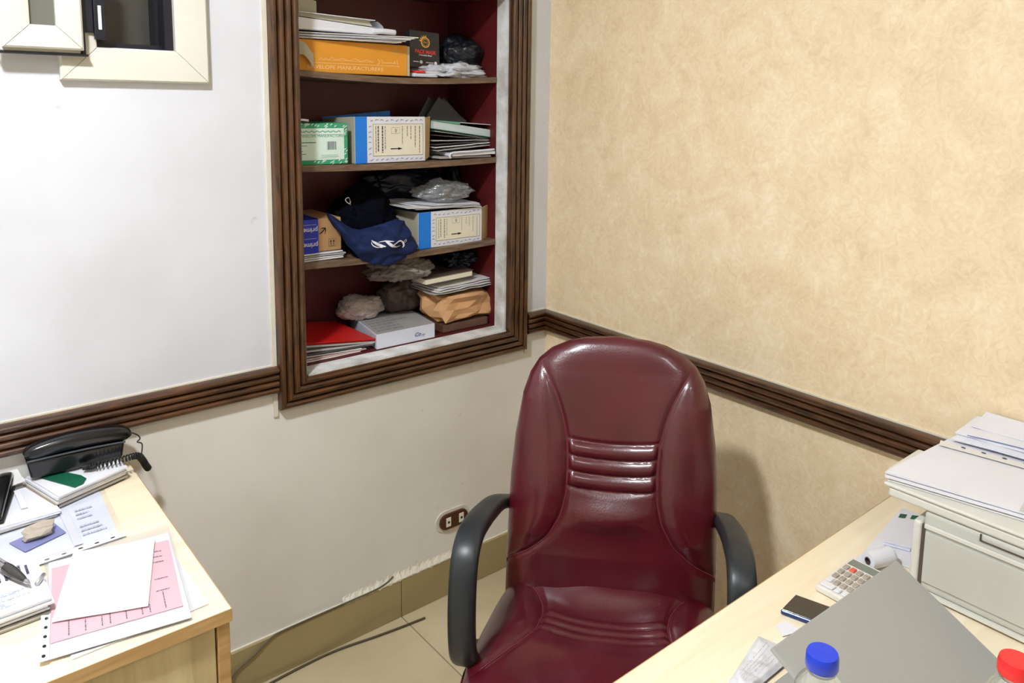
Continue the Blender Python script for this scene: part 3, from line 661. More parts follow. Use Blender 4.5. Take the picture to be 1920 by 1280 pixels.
def squiggles(n, box_, seed):
    r3 = random.Random(seed); out = []
    for i in range(n):
        x = box_[0]+(box_[1]-box_[0])*(i+.5)/n; z = (box_[2]+box_[3])/2
        if box_[1]-box_[0] < box_[3]-box_[2]: x = (box_[0]+box_[1])/2; z = box_[2]+(box_[3]-box_[2])*(i+.5)/n
        k = r3.uniform(.8, 1.2)*.0042
        out.append(fstroke([(x-k*1.4, z-k*.4), (x-k*.5, z+k*.6*r3.choice((-1, 1))), (x+k*.6, z+k*.2), (x+k*1.4, z-k*.6*r3.choice((-1, 1)))], [.0006, .0026, .0018, .0005]))
    return out
def filebox(label, x0, x1, z0, h, y0, stripe, seed, depth=.22, flap=.034):
    t = thing('file_box', label, 'box', (x0, y0, z0)); W_ = x1-x0
    b = B(); b.box(0, W_, 0, .004, 0, h); b.build('front_wall', M_white, t, bevel=.001, seg=1)
    b = B(); b.hexa([(0, .004, 0), (.004, .004, 0), (.004, depth, 0), (0, depth, 0)], [(0, .004, h), (.004, .004, h), (.004, depth, h*.93), (0, depth, h*.93)]); b.build('side_wall', M_cardin, t)
    b = B(); b.box(.004, W_-.004, .004, depth, 0, .004); b.build('bottom_wall', M_cardin, t)
    b = B(); b.hexa([(0, depth, 0), (W_, depth, 0), (W_, depth+.004, 0), (0, depth+.004, 0)], [(0, depth, h*.95), (W_, depth, h*1.10), (W_, depth+.004, h*1.10), (0, depth+.004, h*.95)]); b.build('back_wall', M_blue, t)
    b = B(); b.hexa([(W_, .001, 0), (W_+flap, .03, .01), (W_+flap-.002, .034, .01), (W_-.002, .005, 0)], [(W_+.003, .001, h*.98), (W_+flap+.004, .03, h*1.0), (W_+flap+.002, .034, h*1.0), (W_+.001, .005, h*.98)]); b.build('side_flap', pm('tan_board', c(190, 164, 118), .65), t)
    b = B(); b.box(W_-.004, W_, .006, depth, .004, h*.97); b.build('inner_wall', M_cardin, t)
    b = B(); b.box(-.0004, stripe, -.0012, -.0002, 0, h); b.build('blue_stripe', M_blue, t)
    a0, a1, c0, c1 = stripe+.020, W_-.008, .020, h-.022
    deco('label', [frect(a0, a1, c0, c1)], M_cream, t, -.0006)
    th = .0009
    deco('label_border', [frect(a0, a1, c0, c0+th), frect(a0, a1, c1-th, c1), frect(a0, a0+th, c0, c1), frect(a1-th, a1, c0, c1)], M_inkb, t, -.0009)
    r3 = random.Random(seed); cols = []; L_ = a1-a0
    for q, w_, lo in ((.05, .0022, .1), (.09, .004, .15), (.17, .0045, .1), (.23, .002, .2), (.57, .0018, .35), (.67, .002, .6), (.74, .002, .5), (.83, .0022, .25), (.92, .0022, .05)):
        zz = c1-.006; end = c0+(c1-c0)*lo
        while zz > end: s_ = r3.uniform(.004, .012); cols.append(frect(a0+L_*q, a0+L_*q+w_, max(end, zz-s_), zz)); zz -= s_+.0016
    deco('printed_text', cols, M_inkgrey if seed > 5 else M_ink, t, -.0009)
    ax, az = a0+L_*.34, c0+(c1-c0)*.22
    deco('arrow', [frect(ax, ax+L_*.16, az-.0016, az+.0016), ([(ax+L_*.15, az-.0042), (ax+L_*.24, az), (ax+L_*.15, az+.0042)], [(0, 1, 2)], 0, 0, 0, 1, 1)], M_inkb, t, -.0009)
    lx, lz = a0+L_*.36, c0+(c1-c0)*.70
    deco('logo', [fstroke([(lx, lz), (lx+.028, lz), (lx+.028, lz+.018), (lx, lz+.018), (lx, lz)], .0008), ftext('fg', lx+.014, lz+.006, .013, 0, 'CENTER', 0, 1, .3)], M_ink, t, -.0009)
    deco('blue_scrolls', squiggles(11, (stripe+.008, W_-.006, .004, .016), seed)+squiggles(11, (stripe+.008, W_-.006, h-.017, h-.005), seed+1)+squiggles(6, (stripe+.005, stripe+.016, .02, h-.02), seed+2), M_inkblue, t, -.0007)
    return t
filebox('upright blue and white file box with a cream label on the second shelf', -.696, -.455, 1.4605, .139, .072, .038, 2)
FB2 = filebox('blue and white file box carrying papers and a clear bag on the third shelf', -.480, -.232, 1.1775, .118, .072, .045, 8, flap=.046)
for i, (x0, z0, a_) in enumerate(((-.368, 1.597, -.5), (-.346, 1.592, -.6), (-.388, 1.598, -.42))):
    o = B().box(-.055, .085, -.001, .001, -.036, .042).build('folder', M_charcoalcard, bevel=.0008); o.location = (x0+.06, .19+.012*i, z0+.0); o.rotation_euler = (.0, -a_+.12, 0)
    tag(o, 'charcoal folder leaning behind the green book on the second shelf, ' + ('front one', 'middle one', 'rear one')[i], 'folder', 'charcoal folders behind the green book')
BK = thing('book', 'thick book with green cover lying tilted on the second shelf', 'book', (-.416, .085, 1.562)); BK.rotation_euler = (0, .135, 0)
b = B(); b.box(.002, .236, .003, .19, 0, .024); b.build('page_block', pm('pale_pages', c(198, 210, 214), .7, .08, 3, stretch=(2, 2, 90)), BK)
b = B(); b.hexa([(0, 0, .0245), (.10, 0, .0245), (.10, .19, .0245), (0, .19, .0245)], [(0, 0, .0265), (.10, 0, .0330), (.10, .19, .033), (0, .19, .0265)]); b.build('cover', pm('green_cover', c(96, 158, 130), .5), BK)
b = B(); b.hexa([(.10, 0, .031), (.234, 0, .040), (.234, .19, .040), (.10, .19, .031)], [(.10, 0, .033), (.234, 0, .042), (.234, .19, .042), (.10, .19, .033)]); b.build('cover_edge', M_white2, BK)
b = B(); b.box(0, .236, 0, .19, -.003, -.0004); b.build('back_cover', M_green, BK)
DS = thing('document_pile', 'loose grey documents and folders under the tilted green book', 'papers', (-.412, .085, 1.4635))
for i, (zl, zr, x0, m_) in enumerate(((.024, .038, .012, M_greyp), (.034, .046, .006, M_white2), (.044, .051, .004, M_charcoalcard), (.056, .055, .0, M_greyp), (.074, .058, .0, M_charcoalcard), (.088, .060, .004, M_greyp))):
    sheet('document', [(x0, .0+.004*(i % 2)), (.222, .002*i), (.222, .2), (x0, .2)], [zl, zr, zr, zl], .0030, m_, DS, curl=.003, seed=20+i)
WP = thing('plastic_wrapped_papers', 'white papers wrapped in shiny plastic at the right end of the second shelf', 'papers', (-.372, .06, 1.4630))
sheet('sheet', [(-.03, .012), (.17, .004), (.18, .19), (-.03, .19)], [.001, .002, .002, .001], .006, M_greyp, WP, .002, 2)
sheet('sheet', [(.012, .0), (.182, -.004), (.182, .19), (.0, .19)], [.009, .012, .012, .009], .010, M_white, WP, .004, 5)
o = B().tube(catmull([(.004, -.002, .004), (.0, -.003, .012), (.012, -.004, .021), (.09, -.006, .024), (.175, -.008, .028)], 5), .0035, 8).build('wrap_fold', M_bluewhite, WP, smooth=True)

# ---- third shelf
AB = thing('cardboard_box', 'brown delivery carton with blue tape at the left of the third shelf', 'box', (-.82, .08, 1.2065))
b = B(); b.box(-.074, .078, 0, .20, 0, .097); b.build('carton', M_card, AB, bevel=.0015, seg=1)
b = B(); b.box(-.046, .006, -.0012, -.0002, -.002, .0985); b.box(-.046, .006, -.0012, .20, .0972, .0985); b.build('tape', M_tape, AB)
deco('tape_lettering', [ftext('prime', .004, .028, .020, PI, 'LEFT', .0004, .95), ftext('prime', .004, .072, .020, PI, 'LEFT', .0004, .95), frect(-.044, .0, .0405, .0412), frect(-.044, .0, .0815, .0822)], M_bluewhite, AB, -.0016)
deco('smile_arrow', [fstroke([(.008, .052), (.014, .055), (.020, .060), (.0265, .067)], [.001, .004, .004, .003]), fstroke([(.012, .0665), (.020, .069), (.028, .0685), (.0285, .060), (.026, .051)], [.001, .0035, .004, .003, .001])], M_inkb, AB, -.0008)
deco('this_way_up', [fstroke([(.038, .012), (.060, .012), (.060, .035), (.038, .035), (.038, .012)], .0008)]+[frect(x-.0008, x+.0008, .017, .028) for x in (.0445, .0535)]+[([(x-.0032, .026), (x+.0032, .026), (x, .032)], [(0, 1, 2)], 0, 0, 0, 1, 1) for x in (.0445, .0535)]+[frect(.041, .057, .0145, .0153)], M_inkb, AB, -.0008)
o = B().box(-.893, -.852, .12, .17, 1.3058, 1.356).build('carton', M_cream, bevel=.001); tag(o, 'small cream carton standing on the brown delivery carton', 'box')
PP = thing('paper_stack', 'white papers under the brown delivery carton', 'papers', (-.82, .072, 1.1815))
for i in range(4): sheet('sheet', [(-.072, .0), (.080+.004*(i % 3), .004*(i % 2)), (.08, .2), (-.072, .2)], .001+.0058*i, .0035, (M_white2, M_white, M_greyp, M_white)[i], PP, .0015, 30+i)
# navy drawstring bag spilling over the shelf edge
NB = thing('drawstring_bag', 'navy blue fabric bag with white lettering spilling over the third shelf', 'bag', (0, 0, 0))
TOPL = [(-.79, 1.322), (-.765, 1.308), (-.735, 1.284), (-.712, 1.268), (-.69, 1.262), (-.65, 1.266), (-.60, 1.276), (-.56, 1.282), (-.53, 1.274), (-.512, 1.245), (-.498, 1.212), (-.49, 1.195)]
BOTL = [(-.79, 1.312), (-.765, 1.270), (-.735, 1.222), (-.712, 1.190), (-.69, 1.170), (-.65, 1.152), (-.60, 1.1465), (-.56, 1.150), (-.53, 1.160), (-.512, 1.172), (-.498, 1.185), (-.49, 1.190)]
def bag_y(x, z):
    lo, hi = interp(BOTL, x), interp(TOPL, x); t_ = (z-lo)/max(1e-4, hi-lo); t_ = min(1, max(0, t_))
    e = math.sin(PI*min(1, max(0, (x+.795)/.31)))**.5
    y = .070-.056*e*(math.sin(PI*(.12+.80*t_))**.7)+.018*t_
    y += .005*math.sin(38*(z-1.15)+9*(x+.62)**2*40)*(1-t_)+.020*(.3-abs(noise.noise(Vector((x*13+z*8, z*34-x*9, .5)))))+.005*noise.noise(Vector((x*36, z*44, 2)))
    return y
def bagpt(u_, v_):
    x = -.79+.30*u_; lo, hi = interp(BOTL, x), interp(TOPL, x); z = lo+(hi-lo)*v_; return (x, bag_y(x, z), z)
b = B(); b.grid(bagpt, 70, 40); b.grid(lambda u_, v_: (lambda p: (p[0], p[1]+.012 if 0 < v_ < 1 else p[1]+.004, p[2]))(bagpt(1-u_, v_)), 70, 40)
NBf = b.build('bag_front', M_navy, NB, smooth=True, fix=False)
def logo_stroke(pts, w_):
    v, f, *_ = fstroke(pts, w_); return [(x, bag_y(x, z)-.0022, z) for x, z in v], f
bb = B()
for pts, w_ in (([(-.668, 1.232), (-.655, 1.222), (-.640, 1.214), (-.625, 1.210)], [.002, .009, .009, .002]), ([(-.668, 1.228), (-.668, 1.218), (-.655, 1.211), (-.635, 1.208)], [.001, .003, .003, .002]),
                ([(-.645, 1.224), (-.625, 1.226), (-.612, 1.225), (-.600, 1.224)], [.001, .003, .003, .001]), ([(-.622, 1.226), (-.612, 1.216), (-.602, 1.209), (-.590, 1.206)], [.006, .009, .008, .003]),
                ([(-.606, 1.207), (-.598, 1.215), (-.585, 1.221), (-.570, 1.221), (-.560, 1.214), (-.557, 1.205), (-.562, 1.199)], [.002, .003, .003, .004, .006, .008, .003]), ([(-.600, 1.206), (-.585, 1.204), (-.570, 1.206)], [.002, .004, .001]),
                ([(-.560, 1.214), (-.553, 1.220), (-.548, 1.222), (-.547, 1.217), (-.552, 1.214), (-.558, 1.213)], [.0015]*6)):
    q = catmull([(p[0], p[1], 0) for p in pts], 5); ww = [interp([(i*5, w2) for i, w2 in enumerate(w_)], k) for k in range(len(q))]
    v, f = logo_stroke([(p.x, p.y) for p in q], ww); bb.add(v, f)
bb.build('bag_lettering', M_white, NBf, fix=False)
blob('bag_body', (-.612, .205, 1.265), (.108, .085, .100), pm('navy_black_fabric', c(7, 9, 19), 1, .2, 18, spec=.1), NB, 5, .3, 1.6, 5, 1.181)
o = B().tube(catmull([(-.70, .10, 1.345), (-.712, .085, 1.340), (-.722, .09, 1.352), (-.705, .10, 1.356), (-.690, .12, 1.33)], 5), .0014, 6).build('drawstring', M_greyp, NB, smooth=True)
PL = thing('paper_stack', 'white papers lying on the blue file box of the third shelf', 'papers', (-.38, .062, 1.2965))
for i in range(4): sheet('sheet', [(-.145+.03*i, .0), (.140, .004*i), (.155, .21), (-.14, .21)], [.006+.004*i+.010*(i == 0), .001+.0032*i, .004+.003*i, .014+.003*i], .0016, (M_white2, M_greyp, M_white, M_white)[i], PL, .004, 40+i)
o = blob('plastic_bag', (-.335, .15, 1.349), (.095, .07, .034), M_milky, None, 11, .45, 2.4, 5, 1.321); tag(o, 'crumpled clear plastic bag on the papers of the third shelf', 'bag')
o = blob('plastic_bag', (-.42, .28, 1.365), (.14, .05, .060), M_navyd, None, 14, .35, 2.0, 5); tag(o, 'dark navy plastic bag at the back of the third shelf', 'bag')
o = blob('plastic_bag', (-.212, .285, 1.345), (.026, .045, .085), M_blackbag, None, 15, .35, 2.2, 5); tag(o, 'black plastic bag in the right back corner of the third shelf', 'bag')

# ---- bottom shelf
BS = thing('document_pile', 'worn grey folders under the red folder on the bottom shelf', 'papers', (-.77, .07, S4))
for i, (zl, zr, m_, x1) in enumerate(((.001, .001, M_white2, .08), (.007, .004, pm('pinkish_paper', c(206, 172, 172), .7), .10), (.016, .008, M_white2, .085), (.024, .012, M_charcoalcard, .128), (.033, .015, M_greyp, .124), (.042, .0175, M_taupe, .128), (.051, .0195, M_greyp, .13))):
    sheet('document', [(-.118, .004*(i % 3)), (x1, .0), (x1, .23), (-.118, .23)], [zl, zr, zr, zl], .0055 if i > 2 else .003, m_, BS, .002, 50+i)
RF = thing('folder', 'bright red card folder lying slanted on the bottom shelf', 'folder', (-.77, .062, S4+.0305))
sheet('cover', [(-.118, .0), (.132, .004), (.115, .25), (-.118, .25)], [.034, .0, .004, .034], .0022, M_red, RF, .0, 1)
sheet('cover', [(-.118, .004), (.132, .006), (.115, .25), (-.118, .25)], [.029, -.0035, .0, .029], .0015, M_red, RF, .0, 1)
RM = thing('paper_ream', 'plastic wrapped ream of printed forms on the bottom shelf', 'ream', (0, 0, S4))
PR = [(-.640, .060), (-.428, .060), (-.392, .318), (-.600, .318)]
b = B(); b.hexa([(x, y, .0) for x, y in PR], [(x, y, .046) for x, y in PR]); b.build('paper_block', M_bluewhite, RM, bevel=.001, seg=1)
b = B(); PQ = [(x+(.004 if i in (0, 3) else -.004), y+(.004 if i < 2 else -.004)) for i, (x, y) in enumerate(PR)]; b.hexa([(x, y, .0465) for x, y in PQ], [(x, y, .0475) for x, y in PQ]); b.build('top_form', M_greyp, RM)
lines('printed_lines', PQ, .048, 8, M_inkgrey, RM, 4, .55, .05, skip=0)
b = B(); b.hexa([(x+(-.0012 if i in (0, 3) else .0012), y+(-.0012 if i < 2 else .0012), .0003) for i, (x, y) in enumerate(PR)], [(x+(-.0012 if i in (0, 3) else .0012), y+(-.0012 if i < 2 else .0012), .0492) for i, (x, y) in enumerate(PR)]); b.build('plastic_wrap', M_sleeve, RM)
bb = B(); v, f = text_geo('Co', .018, 'LEFT', .0003, .3); bb.add(front(v, -.505, .0582, .016), f); bb.add(front(text_geo('py', .012, 'LEFT', 0, .3)[0], -.478, .0582, .015), text_geo('py', .012, 'LEFT', 0, .3)[1]); bb.build('wrap_print', pm('violet_ink', c(96, 92, 160), .6), RM, fix=False)
o = blob('plastic_bag', (-.590, .262, S4+.082), (.078, .05, .040), pm('dusty_white_bag', c(186, 176, 174), .5, .12, 14), None, 21, .35, 1.7, 5, S4+.0500); tag(o, 'puffy dusty white plastic bag behind the paper ream', 'bag')
o = blob('cloth_bundle', (-.490, .18, 1.098), (.098, .085, .040), M_greybag, None, 23, .5, 2.0, 5); tag(o, 'rumpled grey cloth bundle on top of the dark wrapped bundle', 'cloth')
o = blob('wrapped_bundle', (-.435, .262, .985), (.082, .055, .060), M_taupe, None, 25, .3, 1.6, 5, S4+.0500); tag(o, 'dark brown wrapped bundle behind the kraft parcel', 'bundle')
o = B().box(-.385, -.200, .075, .27, S4+.0005, S4+.028).build('book', pm('dull_brown_cover', c(96, 66, 54), .5, .2), bevel=.003); tag(o, 'dull brown book under the kraft paper parcel', 'book')
KP = blob('paper_parcel', (-.290, .145, .957), (.118, .080, .050), M_kraft, None, 31, .42, 1.4, 3, S4+.029, .62, True); tag(KP, 'crumpled kraft paper parcel at the right end of the bottom shelf', 'parcel')
PT = thing('paper_stack', 'creased white papers lying on the kraft paper parcel', 'papers', (-.305, .075, 1.012))
for i in range(4): sheet('sheet', [(-.115+.012*i, .004*i), (.118, .003*i), (.118, .17), (-.11, .17)], [.001+.006*i, .006+.0075*i, .006+.0075*i, .001+.006*i], .0022, (M_greyp, M_white2, M_white, M_white2)[i], PT, .006, 60+i, 13, 13)
BC = thing('book', 'cream edged notebook lying under the third shelf', 'book', (-.445, .085, 1.0525)); BC.rotation_euler = (0, -.035, 0)
b = B(); b.box(0, .185, .0, .16, 0, .018); b.build('page_block', M_cream, BC, bevel=.002)
b = B(); b.box(-.002, .188, -.002, .162, .0183, .0215); b.build('cover', M_taupe, BC, bevel=.001)
o = blob('cloth_bag', (-.255, .20, 1.108), (.070, .08, .038), M_navyd, None, 35, .45, 2.2, 5); tag(o, 'dark blue cloth stuffed under the third shelf at the right', 'bag')
# ================================================================== LEFT DESK
TS = thing('paper_stack', 'pile of papers and folders under the black telephone', 'papers', (0, 0, 0))
TQ = [(-1.535, -.176), (-1.388, -.116), (-1.402, -.030), (-1.575, -.030)]
for i, (m_, th, dx, dy) in enumerate(((M_taupe, .005, .0, .008), (M_greyp, .006, .004, .004), (pm('brownish_card', c(150, 128, 108), .7), .004, -.004, .002), (M_white2, .006, .0, .0), (M_greyp, .003, .003, -.003), (M_white, .006, .0, .0), (M_white, .004, .004, -.002))):
    zc = DZ+.001+sum((.005, .006, .004, .006, .003, .006, .004)[:i])
    sheet('document', [(x+dx, y+dy) for x, y in TQ], zc, th-.0006, m_, TS, .0006, 70+i)
o = B().prism([(-1.562, -.034), (-1.498, -.158), (-1.480, -.150), (-1.470, -.128), (-1.476, -.104), (-1.520, -.034)], .7952, .7968).build('card', M_green); tag(o, 'dark green card sticking out under the telephone', 'card')
TEL = thing('telephone', 'black corded desk telephone on the left desk by the wall', 'telephone', (-1.472, -.047, .8005))
b = B(); b.hexa([(-.094, -.024, .0), (.088, -.028, .0), (.088, .018, .0), (-.094, .018, .0)], [(-.102, -.026, .044), (.094, -.030, .038), (.094, .018, .043), (-.102, .018, .048)]); b.build('base', M_black, TEL, bevel=.006, seg=3)
hp = catmull([(-.098, -.010, .050), (-.085, -.010, .058), (-.04, -.010, .064), (.01, -.010, .064), (.06, -.010, .060), (.092, -.010, .054), (.102, -.010, .042)], 6); n = len(hp)
b = B(); b.sweep(hp, [.012+.010*math.sin(PI*min(1, max(0, i/(n-1))))**.4 for i in range(n)], [.010+.009*math.sin(PI*i/(n-1))**.5 for i in range(n)], side=(0, 1, 0), n=20, p=.7); HS = b.build('handset', M_black, TEL, smooth=True)
b = B(); b.sweep(catmull([(-.100, -.0285, .0455), (0, -.0315, .045), (.06, -.032, .042), (.094, -.0315, .039)], 6), .0030, .0018, side=(0, 1, 0)); b.build('trim_highlight', pm('grey_highlight_plastic', c(70, 74, 82), .25), TEL, smooth=True)  # lighter grey strip paints a highlight along the base edge
cp = catmull([(.010, -.046, .008), (.030, -.054, .0085), (.075, -.058, .0085), (.112, -.052, .006), (.124, -.046, -.008), (.134, -.036, -.030), (.142, -.022, -.046)], 12); hel = []
T_ = 34
for i in range(T_*10+1):
    q = i/(T_*10)*(len(cp)-1); k = min(len(cp)-2, int(q)); p = cp[k].lerp(cp[k+1], q-k); t_ = (cp[k+1]-cp[k]).normalized(); n1 = t_.cross(Vector((0, 0, 1)) if abs(t_.z) < .8 else Vector((0, 1, 0))).normalized(); n2 = t_.cross(n1); a_ = 2*PI*i/10
    hel.append(p+(n1*math.cos(a_)+n2*math.sin(a_))*.0068)
b = B(); b.tube(hel, .0017, 5); b.build('coiled_cord', M_mattblack, TEL, smooth=True)
b = B(); b.tube(catmull([(.100, -.008, .054), (.113, -.012, .049), (.126, -.016, .040), (.128, -.02, .032), (.121, -.024, .028), (.130, -.03, .022), (.124, -.044, .0)], 5), .0016, 6); b.build('handset_lead', M_mattblack, TEL, smooth=True)
b = B(); b.tube([(.002, -.044, .007), (.016, -.049, .008)], .006, 10); b.build('cord_plug', M_mattblack, TEL)
UP = thing('paper_stack', 'plain white papers at the left edge beside the telephone', 'papers', (0, 0, 0))
for i in range(4):
    sheet('sheet', [(-1.78, -.222+.006*i), (-1.541+.003*i, -.208+.003*(i % 2)), (-1.556, -.03), (-1.78, -.03)], DZ+.0065+.0022*i, .0014, (M_greyp, M_white, M_bluewhite, M_white)[i], UP, .0008, 80+i)
sheet('crumpled_corner', [(-1.66, -.055), (-1.575, -.05), (-1.585, -.016), (-1.66, -.016)], [DZ+.022, DZ+.03, DZ+.045, DZ+.04], .002, M_white2, UP, .012, 88)
SP = thing('stapler', 'black stapler on white papers at the left edge of the picture', 'stapler', (-1.628, -.108, DZ+.0157), math.radians(76))
b = B(); b.box(-.085, .08, -.017, .017, 0, .008); b.build('base', M_mattblack, SP, bevel=.003)
b = B(); b.sweep(catmull([(-.085, 0, .012), (-.05, 0, .018), (.02, 0, .028), (.06, 0, .034), (.082, 0, .030)], 6), .014, .009, side=(0, 1, 0), n=14, p=.6); b.build('arm', M_black, SP, smooth=True)
b = B(); b.box(.05, .082, -.013, .013, .008, .030); b.build('pivot', M_mattblack, SP, bevel=.002)
b = B(); b.box(-.08, .04, -.008, .008, .0085, .0135); b.build('staple_rail', M_chrome, SP)
o = sheet('paper_strip', [(-1.597, -.150), (-1.585, -.152), (-1.590, -.072), (-1.600, -.070)], [DZ+.0160, DZ+.0160, DZ+.024, DZ+.024], .0015, M_white, curl=.002, seed=5, label='narrow folded white paper strip beside the stapler', cat='paper')
# sleeve with a printed sheet
SL = thing('document_sleeve', 'clear punched sleeve holding a printed page with a blue block', 'sleeve', (0, 0, 0))
Q1 = [(-1.74, -.362), (-1.456, -.352), (-1.448, -.126), (-1.74, -.135)]
sheet('page', Q1, DZ+.0008, .001, M_bluewhite, SL, .0005, 1)
sheet('sleeve_film', [(-1.745, -.392), (-1.447, -.380), (-1.437, -.118), (-1.745, -.13)], DZ+.0030, .0004, M_sleeve, SL, .0012, 2)
STR = [(-1.745, -.390), (-1.447, -.378), (-1.447, -.358), (-1.745, -.370)]
sheet('punched_strip', STR, DZ+.0046, .0004, M_white2, SL)
for k in range(8):
    h_ = B(); x = -1.470-.0285*k; y = -.3695-.0011*k; h_.prism([(x+.0045*math.cos(a_), y+.0024*math.sin(a_)) for a_ in [2*PI*j/10 for j in range(10)]], DZ+.0050, DZ+.0054); h_.build('punch_hole', M_inkb, SL)
b = B(); b.hexa([(x, y, DZ+.0046) for x, y in [(-1.632, -.262), (-1.612, -.318), (-1.538, -.288), (-1.55, -.232)]], [(x, y, DZ+.0049) for x, y in [(-1.632, -.262), (-1.612, -.318), (-1.538, -.288), (-1.55, -.232)]]); b.build('blue_print', pm('violet_blue_print', c(128, 132, 182), .6), SL)
b = B(); b.box(-1.535, -1.520, -.355, -.19, DZ+.0046, DZ+.0049); b.build('grey_column', pm('light_grey_print', c(206, 206, 218), .7), SL)
lines('printed_lines', [(-1.52, -.345), (-1.462, -.343), (-1.455, -.14), (-1.51, -.14)], DZ+.0048, 9, pm('pale_ink', c(176, 178, 200), .8), SL, 6, .35)
lines('printed_lines', [(-1.70, -.30), (-1.64, -.30), (-1.64, -.23), (-1.70, -.23)], DZ+.0048, 6, pm('pale_ink', c(176, 178, 200), .8), SL, 7, .35)
o = blob('crumpled_paper', (-1.582, -.272, DZ+.016), (.027, .018, .011), pm('taupe_paper', c(178, 166, 152), .6, .1, 60), None, 44, .8, 1.6, 2, DZ+.0052, .8, True); tag(o, 'small crumpled taupe paper on the clear sleeve', 'paper')
# printed stack with the chrome pen
PS2 = thing('paper_stack', 'thick stack of printed sheets under the chrome pen', 'papers', (0, 0, 0))
Q2 = [(-1.82, -.572), (-1.604, -.562), (-1.607, -.385), (-1.82, -.375)]
for i in range(9):
    j_ = rnd.uniform(-.008, .006) if i < 8 else 0; k_ = rnd.uniform(-.006, .006) if i < 8 else 0
    zb = DZ+.001+.0038*i + (.0045 if i > 1 else 0)*0
    sheet('sheet', [(x+j_, y+k_) for x, y in Q2], zb, .0030, (M_greyp, M_white2, M_taupe, M_white2, M_greyp, M_white, M_white2, M_bluewhite, M_white)[i], PS2, .0006, 90+i)
lines('printed_lines', [(-1.700, -.47), (-1.612, -.466), (-1.612, -.395), (-1.700, -.39)], DZ+.0362, 7, M_ink, PS2, 8, .4, vertical=True)
lines('printed_lines', [(-1.72, -.558), (-1.615, -.552), (-1.615, -.50), (-1.72, -.50)], DZ+.0362, 9, M_inkblue, PS2, 9, .25)
PN = thing('pen', 'fat chrome pen lying on the stack of printed sheets', 'pen', (-1.648, -.452, DZ+.0455), math.atan2(-.118, .037))
def lathe_x(prof, n=20):
    bb = B(); bb.add([(x, r*math.cos(2*PI*k/n), r*math.sin(2*PI*k/n)) for x, r in prof for k in range(n)], [(j*n+k, j*n+(k+1) % n, (j+1)*n+(k+1) % n, (j+1)*n+k) for j in range(len(prof)-1) for k in range(n)]); return bb
lathe_x([(-.075, 0), (-.075, .004), (-.05, .0075), (-.022, .0090), (-.018, .0090)]).build('barrel', M_chrome, PN, smooth=True)
lathe_x([(-.018, .0092), (-.010, .0098), (.01, .0095), (.04, .0062), (.052, .0036)]).build('grip', pm('smoky_chrome', c(92, 90, 86), .2, .1, metal=.9), PN, smooth=True)
lathe_x([(.052, .0040), (.056, .0042), (.066, .0012), (.068, 0)]).build('tip', M_chrome, PN, smooth=True)
b = B(); b.box(-.07, -.02, -.002, .002, .009, .0112); b.build('clip', M_chrome, PN, bevel=.0006)
o = B().tube([(-1.618, -.512, DZ+.0395), (-1.604, -.488, DZ+.0395)], .0038, 10).build('pen_cap', M_silverd, PN, smooth=True); o.matrix_parent_inverse = (Matrix.Translation(PN.location) @ PN.rotation_euler.to_matrix().to_4x4()).inverted()
# pink form in a sleeve
PF = thing('document_sleeve', 'clear punched sleeve holding white and pink forms at the desk corner', 'sleeve', (0, 0, 0))
sheet('page', [(-1.600, -.708), (-1.389, -.702), (-1.392, -.44), (-1.60, -.44)], DZ+.0012, .0012, M_white2, PF, .0006, 3)
sheet('sleeve_film', [(-1.612, -.731), (-1.368, -.732), (-1.370, -.380), (-1.59, -.372)], DZ+.0030, .0005, M_sleeve, PF, .0015, 4)
sheet('page', [(-1.628, -.692), (-1.425, -.728), (-1.380, -.423), (-1.584, -.392)], DZ+.0056, .0012, M_white, PF, .0006, 5)
sheet('pink_form', [(-1.621, -.654), (-1.428, -.690), (-1.388, -.456), (-1.583, -.421)], DZ+.0084, .0010, M_pink, PF, .0004, 6)
lines('printed_lines', [(-1.621, -.654), (-1.428, -.690), (-1.417, -.620), (-1.610, -.590)], DZ+.0100, 13, M_ink, PF, 12, .16, .1, True, .45)
lines('printed_lines', [(-1.462, -.66), (-1.432, -.665), (-1.396, -.47), (-1.426, -.46)], DZ+.0100, 9, M_ink, PF, 14, .2, .06, False, .2)
sheet('sleeve_film', [(-1.630, -.700), (-1.420, -.736), (-1.374, -.405), (-1.59, -.378)], DZ+.0108, .0004, M_sleeve, PF, .0010, 7)
sheet('punched_strip', [(-1.643, -.694), (-1.629, -.697), (-1.608, -.572), (-1.621, -.566)], DZ+.0092, .0006, M_white2, PF)
for i in range(5):
    h_ = B(); x, y = -1.6345+.0048*i, -.683+.0255*i; h_.prism([(x+.0028*math.cos(a_), y+.0042*math.sin(a_)) for a_ in [2*PI*j/10 for j in range(10)]], DZ+.0099, DZ+.0103); h_.build('punch_hole', M_inkb, PF)
o = sheet('paper_sheet', [(-1.611, -.603), (-1.476, -.659), (-1.410, -.443), (-1.543, -.394)], DZ+.0125, .0010, M_white, curl=.0015, seed=9, label='blank white sheet lying across the pink form', cat='paper')

